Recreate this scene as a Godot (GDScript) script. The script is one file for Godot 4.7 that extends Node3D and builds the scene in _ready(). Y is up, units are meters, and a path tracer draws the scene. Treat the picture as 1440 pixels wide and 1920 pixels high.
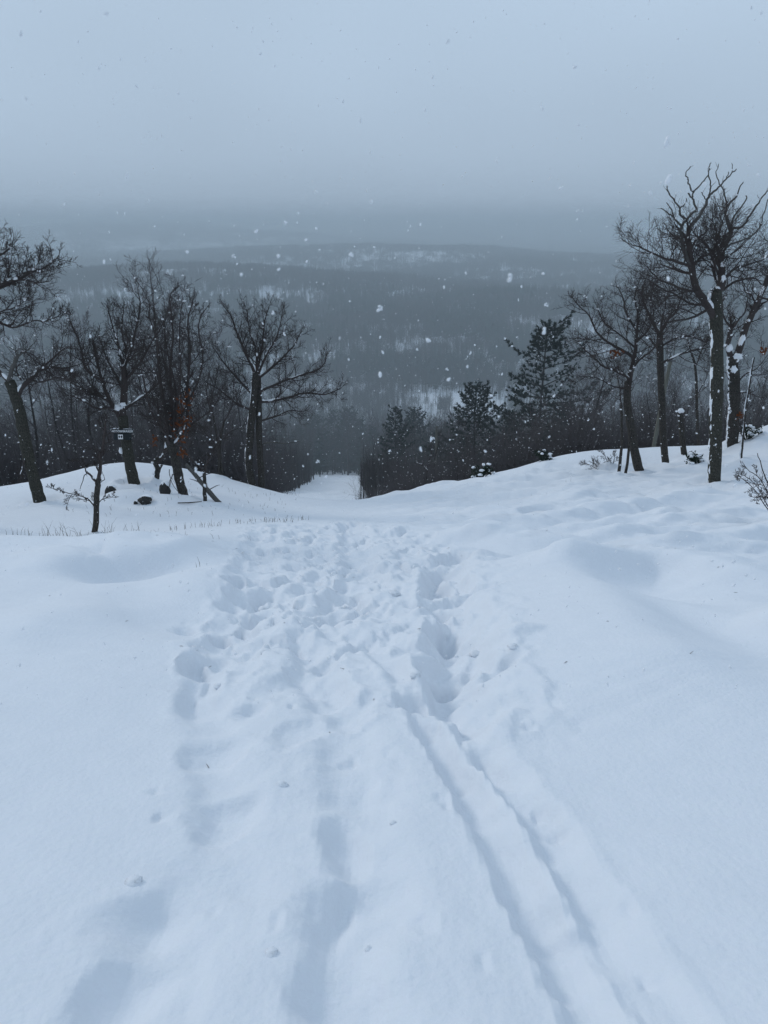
extends Node3D
# Hilltop run in falling snow. Units are metres; -z is downhill, "d" below means distance downhill (-z).

var rng := RandomNumberGenerator.new()
var used := {}
var M := {}

func _ready() -> void:
	rng.seed = 20431
	make_camera_and_light()
	make_materials()
	build_terrain()
	build_traced_trees()
	build_sign()
	build_ground_details()
	build_pines()
	build_thicket()
	build_poles()
	build_valley_forest()
	build_snowfall()
	build_snow_clouds()

# ------------------------------------------------------------------ camera, sky, light

func make_camera_and_light() -> void:
	var cam := Camera3D.new()
	cam.name = "camera"
	cam.fov = 68.0
	cam.position = Vector3(0, 1.6, 0)
	cam.rotation_degrees = Vector3(-20.8, 0, 0)
	cam.near = 0.05
	cam.far = 12000.0
	cam.current = true
	var glass := CameraAttributesPhysical.new()
	glass.frustum_focal_length = 12.0 / tan(deg_to_rad(34.0))
	glass.frustum_near = 0.05
	glass.frustum_far = 12000.0
	glass.frustum_focus_distance = 12.0
	glass.exposure_aperture = 4.4
	cam.attributes = glass
	cam.fov = 68.0
	add_child(cam)
	var env := Environment.new()
	env.background_mode = Environment.BG_SKY
	env.tonemap_mode = Environment.TONE_MAPPER_LINEAR
	env.tonemap_exposure = EXPOSURE
	env.sdfgi_enabled = true
	env.ssao_enabled = true
	env.ssil_enabled = true
	env.fog_enabled = true
	env.fog_density = FOG
	env.fog_light_color = Color(0.91, 0.97, 1.0)
	env.volumetric_fog_enabled = true
	env.volumetric_fog_density = 0.0
	var sky := Sky.new()
	var pano := PanoramaSkyMaterial.new()
	pano.panorama = overcast()
	sky.sky_material = pano
	env.sky = sky
	var we := WorldEnvironment.new()
	we.name = "world_environment"
	we.environment = env
	add_child(we)
	var sun := DirectionalLight3D.new()
	sun.name = "veiled_sun"
	sun.light_energy = SUN
	sun.light_color = Color(1.0, 0.985, 0.96)
	sun.light_angular_distance = 14.0
	sun.shadow_enabled = true
	sun.rotation_degrees = Vector3(-27, -128, 0)
	add_child(sun)

const EXPOSURE := 1.0
const FOG := 0.00034
const SUN := 0.3

# an even overcast that dims towards the horizon behind falling snow, with faint broad unevenness
func overcast() -> ImageTexture:
	var w := 512
	var h := 256
	var n := FastNoiseLite.new()
	n.seed = 11
	n.frequency = 1.1
	n.fractal_octaves = 3
	var im := Image.create_empty(w, h, false, Image.FORMAT_RGBF)
	for j in h:
		var el := PI * (0.5 - (j + 0.5) / h)
		for i in w:
			var az := TAU * (i + 0.5) / w
			var s := sin(el)
			var v := Vector3(cos(el) * cos(az), s * 2.2, cos(el) * sin(az))
			var l := (0.475 + 0.12 * (1.0 - exp(-maxf(s, 0.0) / 0.1)) + 0.08 * maxf(s, 0.0)) * (1.0 + 0.13 * n.get_noise_3dv(v))
			im.set_pixel(i, j, Color(l * 0.79, l, l * 1.25))
	return ImageTexture.create_from_image(im)

# ------------------------------------------------------------------ naming

func numbered(called: String) -> String:
	if not used.has(called):
		used[called] = 0
		return called
	used[called] += 1
	return "%s_%03d" % [called, used[called]]

func thing(called: String, label: String, category: String, at: Vector3, group := "") -> Node3D:
	var o := Node3D.new()
	o.name = numbered(called)
	add_child(o)
	o.position = at
	tag(o, label, category, group)
	return o

func tag(o: Node3D, label: String, category: String, group := "") -> void:
	o.set_meta("label", label)
	o.set_meta("category", category)
	if group != "":
		o.set_meta("group", group)

func part(called: String, mesh: Mesh, mat: Material, parent: Node) -> MeshInstance3D:
	var o := MeshInstance3D.new()
	o.name = called if parent != self else numbered(called)
	o.mesh = mesh
	o.material_override = mat
	parent.add_child(o, true)
	return o

func stuff(o: Node3D) -> void:
	o.set_meta("kind", "stuff")

func copy_of(src: Node3D, at: Vector3, turn: float, size: float, label: String, group: String) -> Node3D:
	var o: Node3D = src.duplicate()
	o.name = numbered(String(src.name))
	add_child(o)
	o.position = at
	o.rotation.y = turn
	o.scale = Vector3.ONE * size
	o.set_meta("label", label)
	o.set_meta("group", group)
	return o

# ------------------------------------------------------------------ materials

func noise_tex(seed_: int, freq: float, lo: Color, hi: Color, oct := 4, size := 512) -> NoiseTexture2D:
	var n := FastNoiseLite.new()
	n.seed = seed_
	n.frequency = freq
	n.fractal_octaves = oct
	var g := Gradient.new()
	g.set_color(0, lo)
	g.set_color(1, hi)
	var t := NoiseTexture2D.new()
	t.width = size
	t.height = size
	t.seamless = true
	t.noise = n
	t.color_ramp = g
	return t

func noise_bump(seed_: int, freq: float, strength: float, oct := 4, size := 512) -> NoiseTexture2D:
	var n := FastNoiseLite.new()
	n.seed = seed_
	n.frequency = freq
	n.fractal_octaves = oct
	var t := NoiseTexture2D.new()
	t.width = size
	t.height = size
	t.seamless = true
	t.as_normal_map = true
	t.bump_strength = strength
	t.noise = n
	return t

func lin(r: float, g: float, b: float) -> Color:
	return Color(r, g, b).linear_to_srgb()

func mat(called: String, lo: Color, hi: Color, scale_: Vector3, freq := 0.02, rough := 0.9, bump := 0.0) -> StandardMaterial3D:
	var m := StandardMaterial3D.new()
	m.resource_name = called
	m.albedo_texture = noise_tex(M.size() * 7 + 3, freq, lo, hi)
	m.roughness = rough
	m.metallic_specular = 0.25
	m.uv1_triplanar = true
	m.uv1_scale = scale_
	if bump > 0.0:
		m.normal_enabled = true
		m.normal_texture = noise_bump(M.size() * 5 + 1, freq * 1.5, bump)
	M[called] = m
	return m

func make_materials() -> void:
	var s := mat("snow", lin(0.685, 0.715, 0.76), lin(0.725, 0.75, 0.79), Vector3(0.23, 0.23, 0.23), 0.01, 0.8)
	s.uv1_world_triplanar = true
	s.normal_enabled = true
	s.normal_texture = noise_bump(77, 0.035, 4.0, 5, 1024)
	s.normal_scale = 0.6
	s.uv1_scale = Vector3(0.6, 0.6, 0.6)
	mat("clinging_snow", lin(0.78, 0.80, 0.83), lin(0.85, 0.865, 0.89), Vector3(3, 3, 3))
	mat("oak_bark", lin(0.012, 0.011, 0.010), lin(0.12, 0.11, 0.098), Vector3(3.2, 0.8, 3.2), 0.03, 0.95, 9.0)
	mat("mossy_bark", lin(0.012, 0.0115, 0.010), lin(0.115, 0.112, 0.092), Vector3(3.2, 0.8, 3.2), 0.03, 0.95, 9.0)
	mat("dead_wood", lin(0.06, 0.057, 0.053), lin(0.13, 0.125, 0.118), Vector3(4.0, 1.0, 4.0), 0.02, 0.9, 3.0)
	mat("twig", lin(0.045, 0.037, 0.035), lin(0.075, 0.063, 0.06), Vector3(3, 3, 3))
	mat("pale_bark", lin(0.12, 0.12, 0.12), lin(0.36, 0.355, 0.35), Vector3(2.5, 1.2, 2.5), 0.03)
	mat("thicket_twig", lin(0.078, 0.072, 0.074), lin(0.125, 0.115, 0.117), Vector3(3, 3, 3))
	mat("needles", lin(0.012, 0.021, 0.016), lin(0.034, 0.052, 0.036), Vector3(1.2, 1.2, 1.2), 0.03)
	mat("far_wood", lin(0.045, 0.04, 0.04), lin(0.07, 0.062, 0.06), Vector3(0.3, 0.3, 0.3))
	mat("far_needles", lin(0.012, 0.02, 0.017), lin(0.03, 0.045, 0.035), Vector3(0.3, 0.3, 0.3))
	mat("dead_leaf", lin(0.09, 0.03, 0.012), lin(0.22, 0.075, 0.028), Vector3(6, 6, 6), 0.03)
	mat("dry_grass", lin(0.06, 0.05, 0.035), lin(0.13, 0.11, 0.08), Vector3(4, 4, 4))
	mat("rock", lin(0.02, 0.02, 0.02), lin(0.075, 0.07, 0.065), Vector3(3, 3, 3), 0.02, 0.9, 5.0)
	mat("sign_board", lin(0.02, 0.024, 0.026), lin(0.035, 0.04, 0.042), Vector3(3, 20, 3))
	mat("white_paint", lin(0.7, 0.7, 0.7), lin(0.8, 0.8, 0.8), Vector3(5, 5, 5))
	mat("black_paint", lin(0.015, 0.015, 0.015), lin(0.022, 0.022, 0.022), Vector3(5, 5, 5))
	mat("pole_wood", lin(0.10, 0.10, 0.085), lin(0.17, 0.17, 0.145), Vector3(6, 0.6, 6))
	mat("cable", lin(0.10, 0.10, 0.10), lin(0.14, 0.14, 0.14), Vector3(6, 6, 6))

# ------------------------------------------------------------------ mesh collector

class Shape:
	var v := PackedVector3Array()
	var n := PackedVector3Array()
	var idx := PackedInt32Array()

	func tube(p: PackedVector3Array, r: PackedFloat32Array, sides: int, cap := false) -> void:
		var count := p.size()
		if count < 2:
			return
		var t := (p[1] - p[0]).normalized()
		var u := t.cross(Vector3(0.31, 0.2, 0.93))
		if u.length_squared() < 0.01:
			u = t.cross(Vector3.RIGHT)
		u = u.normalized()
		var first := v.size()
		for i in count:
			if i > 0 and i < count - 1:
				t = (p[i + 1] - p[i - 1]).normalized()
			elif i == count - 1:
				t = (p[i] - p[i - 1]).normalized()
			u = (u - t * u.dot(t)).normalized()
			var w := t.cross(u)
			var rr := r[i]
			for k in sides:
				var a := TAU * k / sides
				var o := u * cos(a) + w * sin(a)
				v.append(p[i] + o * rr)
				n.append(o)
		for i in count - 1:
			var a0 := first + i * sides
			for k in sides:
				var k2 := (k + 1) % sides
				idx.append(a0 + k)
				idx.append(a0 + sides + k)
				idx.append(a0 + k2)
				idx.append(a0 + k2)
				idx.append(a0 + sides + k)
				idx.append(a0 + sides + k2)
		if cap:
			var c := v.size()
			v.append(p[count - 1] + t * r[count - 1] * 0.5)
			n.append(t)
			var b0 := first + (count - 1) * sides
			for k in sides:
				idx.append(b0 + k)
				idx.append(c)
				idx.append(b0 + (k + 1) % sides)

	func tri(a: Vector3, b: Vector3, c: Vector3) -> void:
		var f := v.size()
		var nn := (c - a).cross(b - a).normalized()
		v.append(a)
		v.append(b)
		v.append(c)
		for i in 3:
			n.append(nn)
			idx.append(f + i)

	func tri_n(a: Vector3, b: Vector3, c: Vector3, nn: Vector3) -> void:
		var f := v.size()
		v.append(a)
		v.append(b)
		v.append(c)
		for i in 3:
			n.append(nn)
			idx.append(f + i)

	# a lumpy rounded clump; rough 0..1
	func blob(c: Vector3, size: Vector3, seed_: int, rough := 0.25, rings := 4, segs := 7) -> void:
		var f := v.size()
		for i in rings + 1:
			var a := PI * i / rings
			for k in segs:
				var b := TAU * k / segs
				var o := Vector3(sin(a) * cos(b), cos(a), sin(a) * sin(b))
				var j := 1.0
				if i > 0 and i < rings:
					j += rough * (float(hash(seed_ * 131 + i * 17 + k) % 1000) / 500.0 - 1.0)
				v.append(c + o * size * j)
				n.append((o / size).normalized())
		for i in rings:
			for k in segs:
				var a0 := f + i * segs + k
				var a1 := f + i * segs + (k + 1) % segs
				idx.append_array([a0, a0 + segs, a1, a1, a0 + segs, a1 + segs])

	func mesh() -> ArrayMesh:
		var m := ArrayMesh.new()
		if idx.is_empty():
			return m
		var a := []
		a.resize(Mesh.ARRAY_MAX)
		a[Mesh.ARRAY_VERTEX] = v
		a[Mesh.ARRAY_NORMAL] = n
		a[Mesh.ARRAY_INDEX] = idx
		m.add_surface_from_arrays(Mesh.PRIMITIVE_TRIANGLES, a)
		return m

func rv() -> Vector3:
	return Vector3(rng.randf_range(-1, 1), rng.randf_range(-1, 1), rng.randf_range(-1, 1))

# a smooth curve through the given points, with some crookedness
func curve(p: PackedVector3Array, per: int, crook: float) -> PackedVector3Array:
	var out := PackedVector3Array()
	var c := p.size()
	for i in c - 1:
		var p0 := p[maxi(i - 1, 0)]
		var p3 := p[mini(i + 2, c - 1)]
		for k in per:
			var t := float(k) / per
			var q := p[i].cubic_interpolate(p[i + 1], p0, p3, t)
			if k > 0:
				q += rv() * crook
			out.append(q)
	out.append(p[c - 1])
	return out

func tapered(r0: float, r1: float, c: int, uneven := 0.0) -> PackedFloat32Array:
	var out := PackedFloat32Array()
	for i in c:
		out.append(lerpf(r0, r1, float(i) / (c - 1)) * (1.0 + uneven * rng.randf_range(-1, 1)))
	return out
var CONTROL := [[-1.5,1.0,0.0],[0.0,1.0,0.0],[1.5,1.0,0.0],[0.0,4.0,0.0],[-2.5,4.0,0.0],[2.5,4.0,0.0],[0.0,8.0,0.0],[0.0,-3.0,0.0],[-6.0,-1.0,0.0],[6.0,-1.0,0.0],[-4.0,7.0,0.0],[5.0,7.0,0.0],[-5.61,10.2,0.08],[-4.37,10.0,0.01],[-3.5,11.8,0.01],[-2.46,13.0,0.04],[-0.79,13.0,0.04],[1.38,13.0,-0.01],[-5.17,12.6,-0.11],[-8.68,18.0,0.09],[-7.88,14.5,-0.02],[-6.63,19.0,0.43],[-4.9,17.5,0.17],[-4.07,17.0,0.11],[-7.9,22.0,1.02],[-11.23,21.0,0.25],[-6.61,22.5,0.89],[-5.43,23.0,0.54],[-4.1,23.0,0.18],[-2.51,21.0,-0.03],[-0.97,18.5,-0.13],[0.66,22.0,0.02],[3.13,23.5,0.46],[5.14,25.0,0.91],[7.02,26.0,1.28],[8.53,26.0,1.38],[10.04,26.0,1.43],[11.14,25.5,1.48],[11.41,23.5,1.77],[11.67,22.5,2.18],[8.27,18.0,0.59],[7.27,21.0,0.73],[8.94,23.0,0.96],[7.3,13.5,0.31],[5.0,9.0,-0.04],[4.56,16.0,0.13],[2.16,16.0,0.0],[0.0,17.0,-0.13],[-22.0,30.5,-1.61],[-22.0,36.0,-3.05],[-14.0,30.5,-1.61],[-14.0,36.0,-3.05],[-8.0,30.5,-1.61],[-8.0,36.0,-3.05],[-3.0,30.5,-1.61],[-3.0,36.0,-3.05],[2.0,30.5,-1.61],[2.0,36.0,-3.05],[8.0,30.5,-1.61],[8.0,36.0,-3.05],[15.0,30.5,-1.61],[15.0,36.0,-3.05],[22.0,30.5,-1.61],[22.0,36.0,-3.05],[28.0,30.5,-1.61],[28.0,36.0,-3.05],[-1.0,24.0,-0.95],[1.2,25.5,-1.0],[-2.8,25.0,-0.7],[4.0,27.0,-0.1],[-16.0,20.0,0.1],[17.0,18.0,1.2],[18.0,23.0,1.9],[12.0,8.0,0.2],[-12.0,7.0,0.0]]
var TRACED := {
	"tall_oak": [8.27, -4.47, -18, [
		[0.165, 0.15, "w", [0.01,-0.08,-0.0,-0.03,0.14,-0.0,-0.2,1.45,-0.0,-0.36,2.68,-0.0,-0.58,3.98,-0.0,-0.71,4.64,-0.0]],
		[0.11, 0.07, "l", [-0.58,3.98,-0.0,-0.87,4.33,0.08,-1.17,4.65,0.16,-1.38,5.06,0.24,-1.51,5.42,0.32,-1.63,5.73,0.4]],
		[0.06, 0.035, "b", [-1.47,5.17,0.3,-1.71,5.57,0.37,-1.82,5.87,0.43,-1.85,6.04,0.5]],
		[0.03, 0.012, "b", [-1.87,6.04,0.5,-2.08,6.2,0.6,-2.26,6.29,0.7,-2.44,6.37,0.8]],
		[0.022, 0.01, "b", [-2.1,6.22,0.65,-2.17,6.39,0.57,-2.24,6.49,0.5]],
		[0.03, 0.012, "b", [-1.81,6.16,0.5,-1.95,6.27,0.58,-2.0,6.39,0.66,-2.25,6.61,0.74,-2.35,6.72,0.82,-2.41,6.8,0.9]],
		[0.016, 0.01, "b", [-2.0,6.38,0.7,-1.97,6.46,0.85,-2.01,6.56,1.0]],
		[0.035, 0.02, "b", [-1.83,6.04,0.5,-1.73,6.17,0.45,-1.6,6.3,0.4,-1.52,6.36,0.35,-1.58,6.51,0.3,-1.61,6.6,0.25,-1.69,6.68,0.2]],
		[0.022, 0.012, "b", [-1.62,6.6,0.3,-1.61,6.7,0.27,-1.68,6.81,0.24,-1.73,6.91,0.21,-1.73,6.99,0.19,-1.78,7.03,0.16,-1.75,7.14,0.13,-1.68,7.22,0.1]],
		[0.02, 0.012, "b", [-1.61,6.7,0.3,-1.41,6.89,0.15,-1.23,7.09,-0.0,-1.18,7.22,-0.15,-1.09,7.32,-0.3]],
		[0.06, 0.04, "b", [-1.43,5.34,0.2,-1.51,5.65,0.14,-1.51,5.95,0.08,-1.38,6.12,0.02,-1.25,6.29,-0.04,-1.15,6.53,-0.1]],
		[0.034, 0.014, "b", [-1.15,6.53,-0.1,-1.02,6.7,-0.18,-0.83,6.85,-0.25,-0.67,7.02,-0.33,-0.47,7.2,-0.4]],
		[0.022, 0.015, "b", [-1.12,6.59,-0.1,-1.13,6.74,-0.03,-1.17,6.9,0.03,-1.27,7.09,0.1]],
		[0.015, 0.009, "b", [-1.17,6.57,-0.1,-1.3,6.64,0.05,-1.41,6.7,0.2]],
		[0.016, 0.01, "b", [-0.83,6.85,-0.25,-0.91,7.09,-0.38,-0.84,7.31,-0.5]],
		[0.012, 0.008, "b", [-0.56,7.14,-0.4,-0.55,7.32,-0.5]],
		[0.013, 0.009, "b", [-0.7,7.01,-0.3,-0.72,7.13,-0.2]],
		[0.12, 0.075, "s", [-0.7,4.6,-0.0,-0.56,4.75,-0.07,-0.56,5.04,-0.15,-0.61,5.38,-0.22,-0.56,5.51,-0.3]],
		[0.07, 0.04, "b", [-0.54,5.35,-0.3,-0.52,5.55,-0.34,-0.42,5.7,-0.38,-0.37,5.9,-0.42,-0.47,6.12,-0.46,-0.55,6.34,-0.5]],
		[0.03, 0.014, "b", [-0.53,6.3,-0.5,-0.52,6.47,-0.53,-0.55,6.6,-0.55,-0.63,6.8,-0.57,-0.68,6.89,-0.6]],
		[0.026, 0.012, "b", [-0.53,6.45,-0.5,-0.39,6.62,-0.4,-0.38,6.81,-0.3,-0.36,6.93,-0.2]],
		[0.032, 0.013, "b", [-0.39,5.99,-0.4,-0.31,6.21,-0.53,-0.13,6.41,-0.65,0.02,6.59,-0.78,0.05,6.67,-0.9]],
		[0.034, 0.013, "b", [-0.38,5.96,-0.4,-0.16,6.03,-0.33,-0.01,6.36,-0.25,0.11,6.64,-0.17,0.18,6.76,-0.1]],
		[0.03, 0.012, "b", [-0.51,5.5,-0.3,-0.44,5.64,-0.18,-0.12,5.77,-0.06,0.05,5.99,0.06,0.03,6.29,0.18,0.02,6.58,0.3]],
		[0.045, 0.012, "l", [-1.43,5.17,0.3,-1.84,5.29,0.45,-2.27,5.4,0.6,-2.72,5.57,0.75,-3.0,5.65,0.9]],
		[0.05, 0.018, "l", [-0.57,4.76,-0.2,-0.71,5.21,-0.38,-0.64,5.65,-0.55,-0.58,5.9,-0.72,-0.64,6.12,-0.9]],
		[0.045, 0.015, "l", [-0.58,5.1,-0.2,-0.68,5.43,-0.53,-0.78,5.65,-0.87,-0.81,5.78,-1.2]],
		[0.04, 0.014, "l", [-1.14,4.61,0.2,-1.57,4.7,0.45,-2.0,4.83,0.7,-2.37,4.95,0.95,-2.66,5.16,1.2]],
		[0.036, 0.012, "l", [-0.9,4.34,-0.0,-1.12,4.32,-0.23,-1.4,4.49,-0.45,-1.68,4.63,-0.68,-1.92,4.79,-0.9]],
		[0.045, 0.013, "l", [-0.43,4.87,-0.3,-0.12,5.09,-0.5,0.27,5.17,-0.7,0.71,5.28,-0.9]],
		[0.04, 0.013, "l", [-0.39,4.64,-0.3,-0.3,4.85,0.07,-0.1,4.94,0.43,-0.05,4.83,0.8]],
		[0.034, 0.012, "l", [-0.52,5.3,-0.3,-0.22,5.4,-0.6,0.12,5.58,-0.9,0.33,5.71,-1.2]],
		[0.04, 0.014, "l", [-1.3,5.0,-0.0,-1.42,5.03,-0.33,-1.55,5.1,-0.67,-1.66,5.16,-1.0]],
		[0.04, 0.014, "l", [-0.61,4.99,-0.2,-0.95,5.34,0.17,-1.23,5.61,0.53,-1.53,5.75,0.9]],
		[0.04, 0.014, "l", [-0.59,5.22,-0.2,-0.85,5.56,0.07,-0.96,5.82,0.33,-1.02,6.1,0.6]],
		[0.035, 0.012, "l", [-1.46,5.56,0.2,-1.25,5.77,-0.07,-0.96,5.9,-0.33,-0.76,6.12,-0.6]],
		[0.035, 0.012, "l", [-1.64,5.57,0.3,-1.73,5.78,0.1,-1.8,5.82,-0.1,-1.87,5.95,-0.3]],
		[0.035, 0.012, "l", [-1.36,5.21,0.2,-1.27,5.39,0.37,-1.16,5.44,0.53,-1.09,5.58,0.7]],
		[0.04, 0.014, "l", [-0.85,4.2,-0.0,-1.2,4.09,0.27,-1.6,4.05,0.53,-1.98,4.06,0.8]]
	]],
	"forked_oak": [10.3, -4.95, -21.5, [
		[0.19, 0.165, "w", [-0.02,-0.1,-0.0,-0.11,0.55,-0.0,-0.19,1.35,-0.0,-0.33,2.28,-0.0,-0.45,2.74,-0.0,-0.49,3.06,-0.0]],
		[0.13, 0.09, "s", [-0.43,2.74,-0.0,-0.29,3.32,-0.1,-0.16,3.86,-0.2,-0.01,4.17,-0.3]],
		[0.09, 0.05, "l", [-0.01,4.17,-0.3,0.16,4.65,-0.38,0.31,5.09,-0.45,0.44,5.72,-0.52,0.52,6.27,-0.6]],
		[0.1, 0.06, "s", [-0.47,2.89,-0.0,-0.71,3.35,0.1,-0.77,3.72,0.2,-0.8,3.92,0.3]],
		[0.04, 0.014, "l", [-0.79,3.88,0.3,-1.07,4.11,0.47,-1.32,4.48,0.63,-1.29,4.77,0.8]],
		[0.04, 0.014, "l", [-0.81,3.81,0.3,-0.5,4.06,0.0,-0.21,4.24,-0.3,-0.07,4.58,-0.6]],
		[0.03, 0.012, "l", [0.1,4.45,-0.4,-0.15,4.72,-0.27,-0.37,4.79,-0.13,-0.56,5.05,-0.0]],
		[0.035, 0.012, "l", [0.17,4.65,-0.4,0.65,4.51,-0.57,1.17,4.56,-0.73,1.5,4.84,-0.9]],
		[0.03, 0.01, "l", [-0.28,2.28,-0.0,0.08,2.54,-0.23,0.48,2.65,-0.47,0.83,3.0,-0.7]],
		[0.03, 0.01, "l", [-0.29,1.97,-0.0,-0.16,2.13,0.4,0.07,2.07,0.8]]
	]],
	"slender_oak": [8.72, -5.34, -22.5, [
		[0.12, 0.1, "t", [0.01,-0.09,-0.0,-0.18,0.83,-0.0,-0.35,1.83,-0.0,-0.57,3.11,-0.0,-0.69,3.96,-0.0]],
		[0.06, 0.018, "l", [-0.69,3.91,-0.0,-1.02,4.35,0.12,-1.29,4.73,0.25,-1.47,5.14,0.38,-1.46,5.48,0.5]],
		[0.06, 0.018, "l", [-0.68,3.96,-0.0,-0.45,4.32,-0.17,-0.2,4.52,-0.33,-0.01,4.96,-0.5]],
		[0.045, 0.014, "l", [-0.65,3.73,-0.0,-0.57,4.22,-0.33,-0.38,4.64,-0.67,-0.38,5.07,-1.0]],
		[0.05, 0.014, "l", [-0.5,3.11,-0.0,0.13,3.35,-0.2,0.6,3.42,-0.4,1.14,3.48,-0.6]],
		[0.04, 0.012, "l", [-0.6,3.57,-0.0,-0.39,3.83,0.3,-0.09,3.96,0.6,0.26,3.85,0.9]],
		[0.04, 0.012, "l", [-0.61,3.42,-0.0,-0.8,3.69,-0.27,-0.99,3.88,-0.53,-1.17,3.93,-0.8]]
	]],
	"spreading_oak": [7.41, -5.14, -21, [
		[0.15, 0.1, "t", [0.03,-0.08,-0.0,-0.19,0.56,-0.0,-0.4,1.35,-0.0,-0.6,2.12,-0.0,-0.63,2.64,-0.0]],
		[0.08, 0.045, "s", [-0.62,2.6,-0.0,-0.56,3.0,-0.07,-0.48,3.5,-0.13,-0.49,4.0,-0.2]],
		[0.05, 0.03, "s", [-0.61,2.72,-0.0,-0.84,2.86,0.15,-1.14,3.01,0.3]],
		[0.04, 0.012, "l", [-1.14,3.01,0.3,-1.51,3.15,0.45,-1.84,3.43,0.6,-2.13,3.64,0.75,-2.33,3.86,0.9]],
		[0.055, 0.016, "l", [-0.52,3.29,-0.1,-0.94,3.53,0.06,-1.4,3.77,0.22,-1.77,4.07,0.38,-2.02,4.48,0.54,-2.37,4.76,0.7]],
		[0.045, 0.014, "l", [-0.48,3.97,-0.2,-0.74,4.4,-0.4,-0.84,4.81,-0.6,-0.93,5.07,-0.8]],
		[0.045, 0.014, "l", [-0.48,3.97,-0.2,-0.58,4.51,-0.0,-0.77,4.88,0.2,-0.79,5.23,0.4]],
		[0.04, 0.014, "l", [-0.48,3.71,-0.2,-0.08,3.96,-0.5,0.12,4.36,-0.8,0.12,4.76,-1.1]],
		[0.04, 0.012, "l", [-0.52,2.99,-0.1,-0.37,3.34,0.2,-0.22,3.6,0.5,-0.16,3.99,0.8]],
		[0.03, 0.01, "l", [-0.57,2.42,-0.0,-0.95,2.45,-0.27,-1.35,2.64,-0.53,-1.81,2.64,-0.8]],
		[0.04, 0.012, "l", [-0.5,3.56,-0.2,-0.88,3.88,-0.53,-1.26,4.2,-0.87,-1.36,4.53,-1.2]]
	]],
	"twin_sapling": [6.66, -5.05, -20.5, [
		[0.055, 0.035, "t", [-0.01,-0.05,-0.0,-0.01,0.47,-0.0,-0.03,1.09,-0.0,-0.15,2.0,-0.0]],
		[0.05, 0.03, "t", [0.19,-0.03,-0.0,0.2,0.63,-0.0,0.17,1.4,-0.0,0.04,2.29,-0.0]],
		[0.03, 0.008, "l", [-0.15,2.0,-0.0,-0.36,2.63,0.25,-0.64,3.25,0.5]],
		[0.03, 0.008, "l", [0.05,2.22,-0.0,0.14,2.83,-0.25,0.32,3.22,-0.5]]
	]],
	"snow_capped_snag": [9.69, -5.54, -23.5, [
		[0.105, 0.085, "t", [0.03,-0.09,-0.0,-0.13,0.59,-0.0,-0.28,1.29,-0.0,-0.34,1.6,-0.0]],
		[0.02, 0.008, "l", [-0.24,1.11,-0.0,-0.03,1.58,-0.2,0.1,2.05,-0.4]]
	]],
	"snowy_sapling": [9.58, -4.37, -19.5, [
		[0.035, 0.02, "w", [-0.0,-0.06,-0.0,-0.07,0.68,-0.0,-0.12,1.4,-0.0,-0.14,2.17,-0.0,-0.14,2.78,-0.0]],
		[0.015, 0.006, "l", [-0.12,1.4,-0.0,0.04,1.71,-0.2,0.06,1.95,-0.4]],
		[0.015, 0.006, "l", [-0.07,0.68,-0.0,-0.34,1.02,0.2,-0.55,1.42,0.4]]
	]],
	"thin_oak": [10.82, -5.86, -25, [
		[0.06, 0.04, "t", [0.02,-0.11,-0.0,-0.23,1.05,-0.0,-0.42,2.14,-0.0,-0.59,3.03,-0.0,-0.76,3.46,-0.0]],
		[0.03, 0.01, "l", [-0.59,3.03,-0.0,-0.58,3.59,0.25,-0.56,3.96,0.5]],
		[0.03, 0.01, "l", [-0.75,3.43,-0.0,-0.86,3.86,-0.25,-0.97,4.08,-0.5]],
		[0.025, 0.01, "l", [-0.42,2.14,-0.0,-0.08,2.53,-0.3,0.12,2.92,-0.6]]
	]],
	"broken_oak": [-8.69, -4.91, -18, [
		[0.165, 0.125, "t", [0.01,-0.09,-0.0,-0.05,0.66,-0.0,-0.1,1.49,-0.0,-0.11,2.22,-0.0,-0.16,2.68,-0.0,-0.23,3.0,-0.0]],
		[0.07, 0.05, "b", [-0.25,3.0,-0.0,-0.04,3.36,0.1,0.17,3.67,0.2]],
		[0.02, 0.008, "b", [0.16,3.62,0.2,0.15,3.8,0.3,0.06,3.87,0.4]],
		[0.02, 0.008, "b", [0.17,3.62,0.2,0.34,3.73,0.13,0.47,3.85,0.07,0.58,3.94,-0.0]],
		[0.018, 0.007, "b", [0.17,3.67,0.2,0.06,3.81,-0.0,-0.18,3.96,-0.2]],
		[0.08, 0.045, "s", [-0.11,2.65,-0.0,0.07,2.89,-0.07,0.29,3.09,-0.13,0.44,3.23,-0.2]],
		[0.045, 0.014, "l", [0.44,3.23,-0.2,0.64,3.27,-0.37,0.89,3.22,-0.53,1.23,3.29,-0.7]],
		[0.035, 0.012, "l", [0.44,3.23,-0.2,0.8,3.47,0.03,1.27,3.79,0.27,1.58,3.89,0.5]],
		[0.07, 0.02, "l", [-0.21,2.96,-0.0,-0.43,3.18,-0.07,-0.67,3.42,-0.13,-0.89,3.91,-0.2]],
		[0.03, 0.01, "l", [-0.04,3.0,-0.2,-0.21,3.24,-0.4,-0.12,3.59,-0.6,0.07,3.5,-0.8]],
		[0.035, 0.012, "l", [0.15,3.0,-0.2,0.59,3.0,0.07,1.1,3.15,0.33,1.57,3.11,0.6]],
		[0.03, 0.01, "s", [-0.12,1.22,-0.0,-0.15,1.0,0.2,-0.17,0.79,0.4]]
	]],
	"edge_oak": [-8.63, -4.0, -14, [
		[0.15, 0.11, "t", [-0.01,-0.06,-0.0,0.14,0.95,-0.0,0.36,2.22,-0.0,0.57,3.41,-0.0,0.67,3.98,-0.0]],
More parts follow.
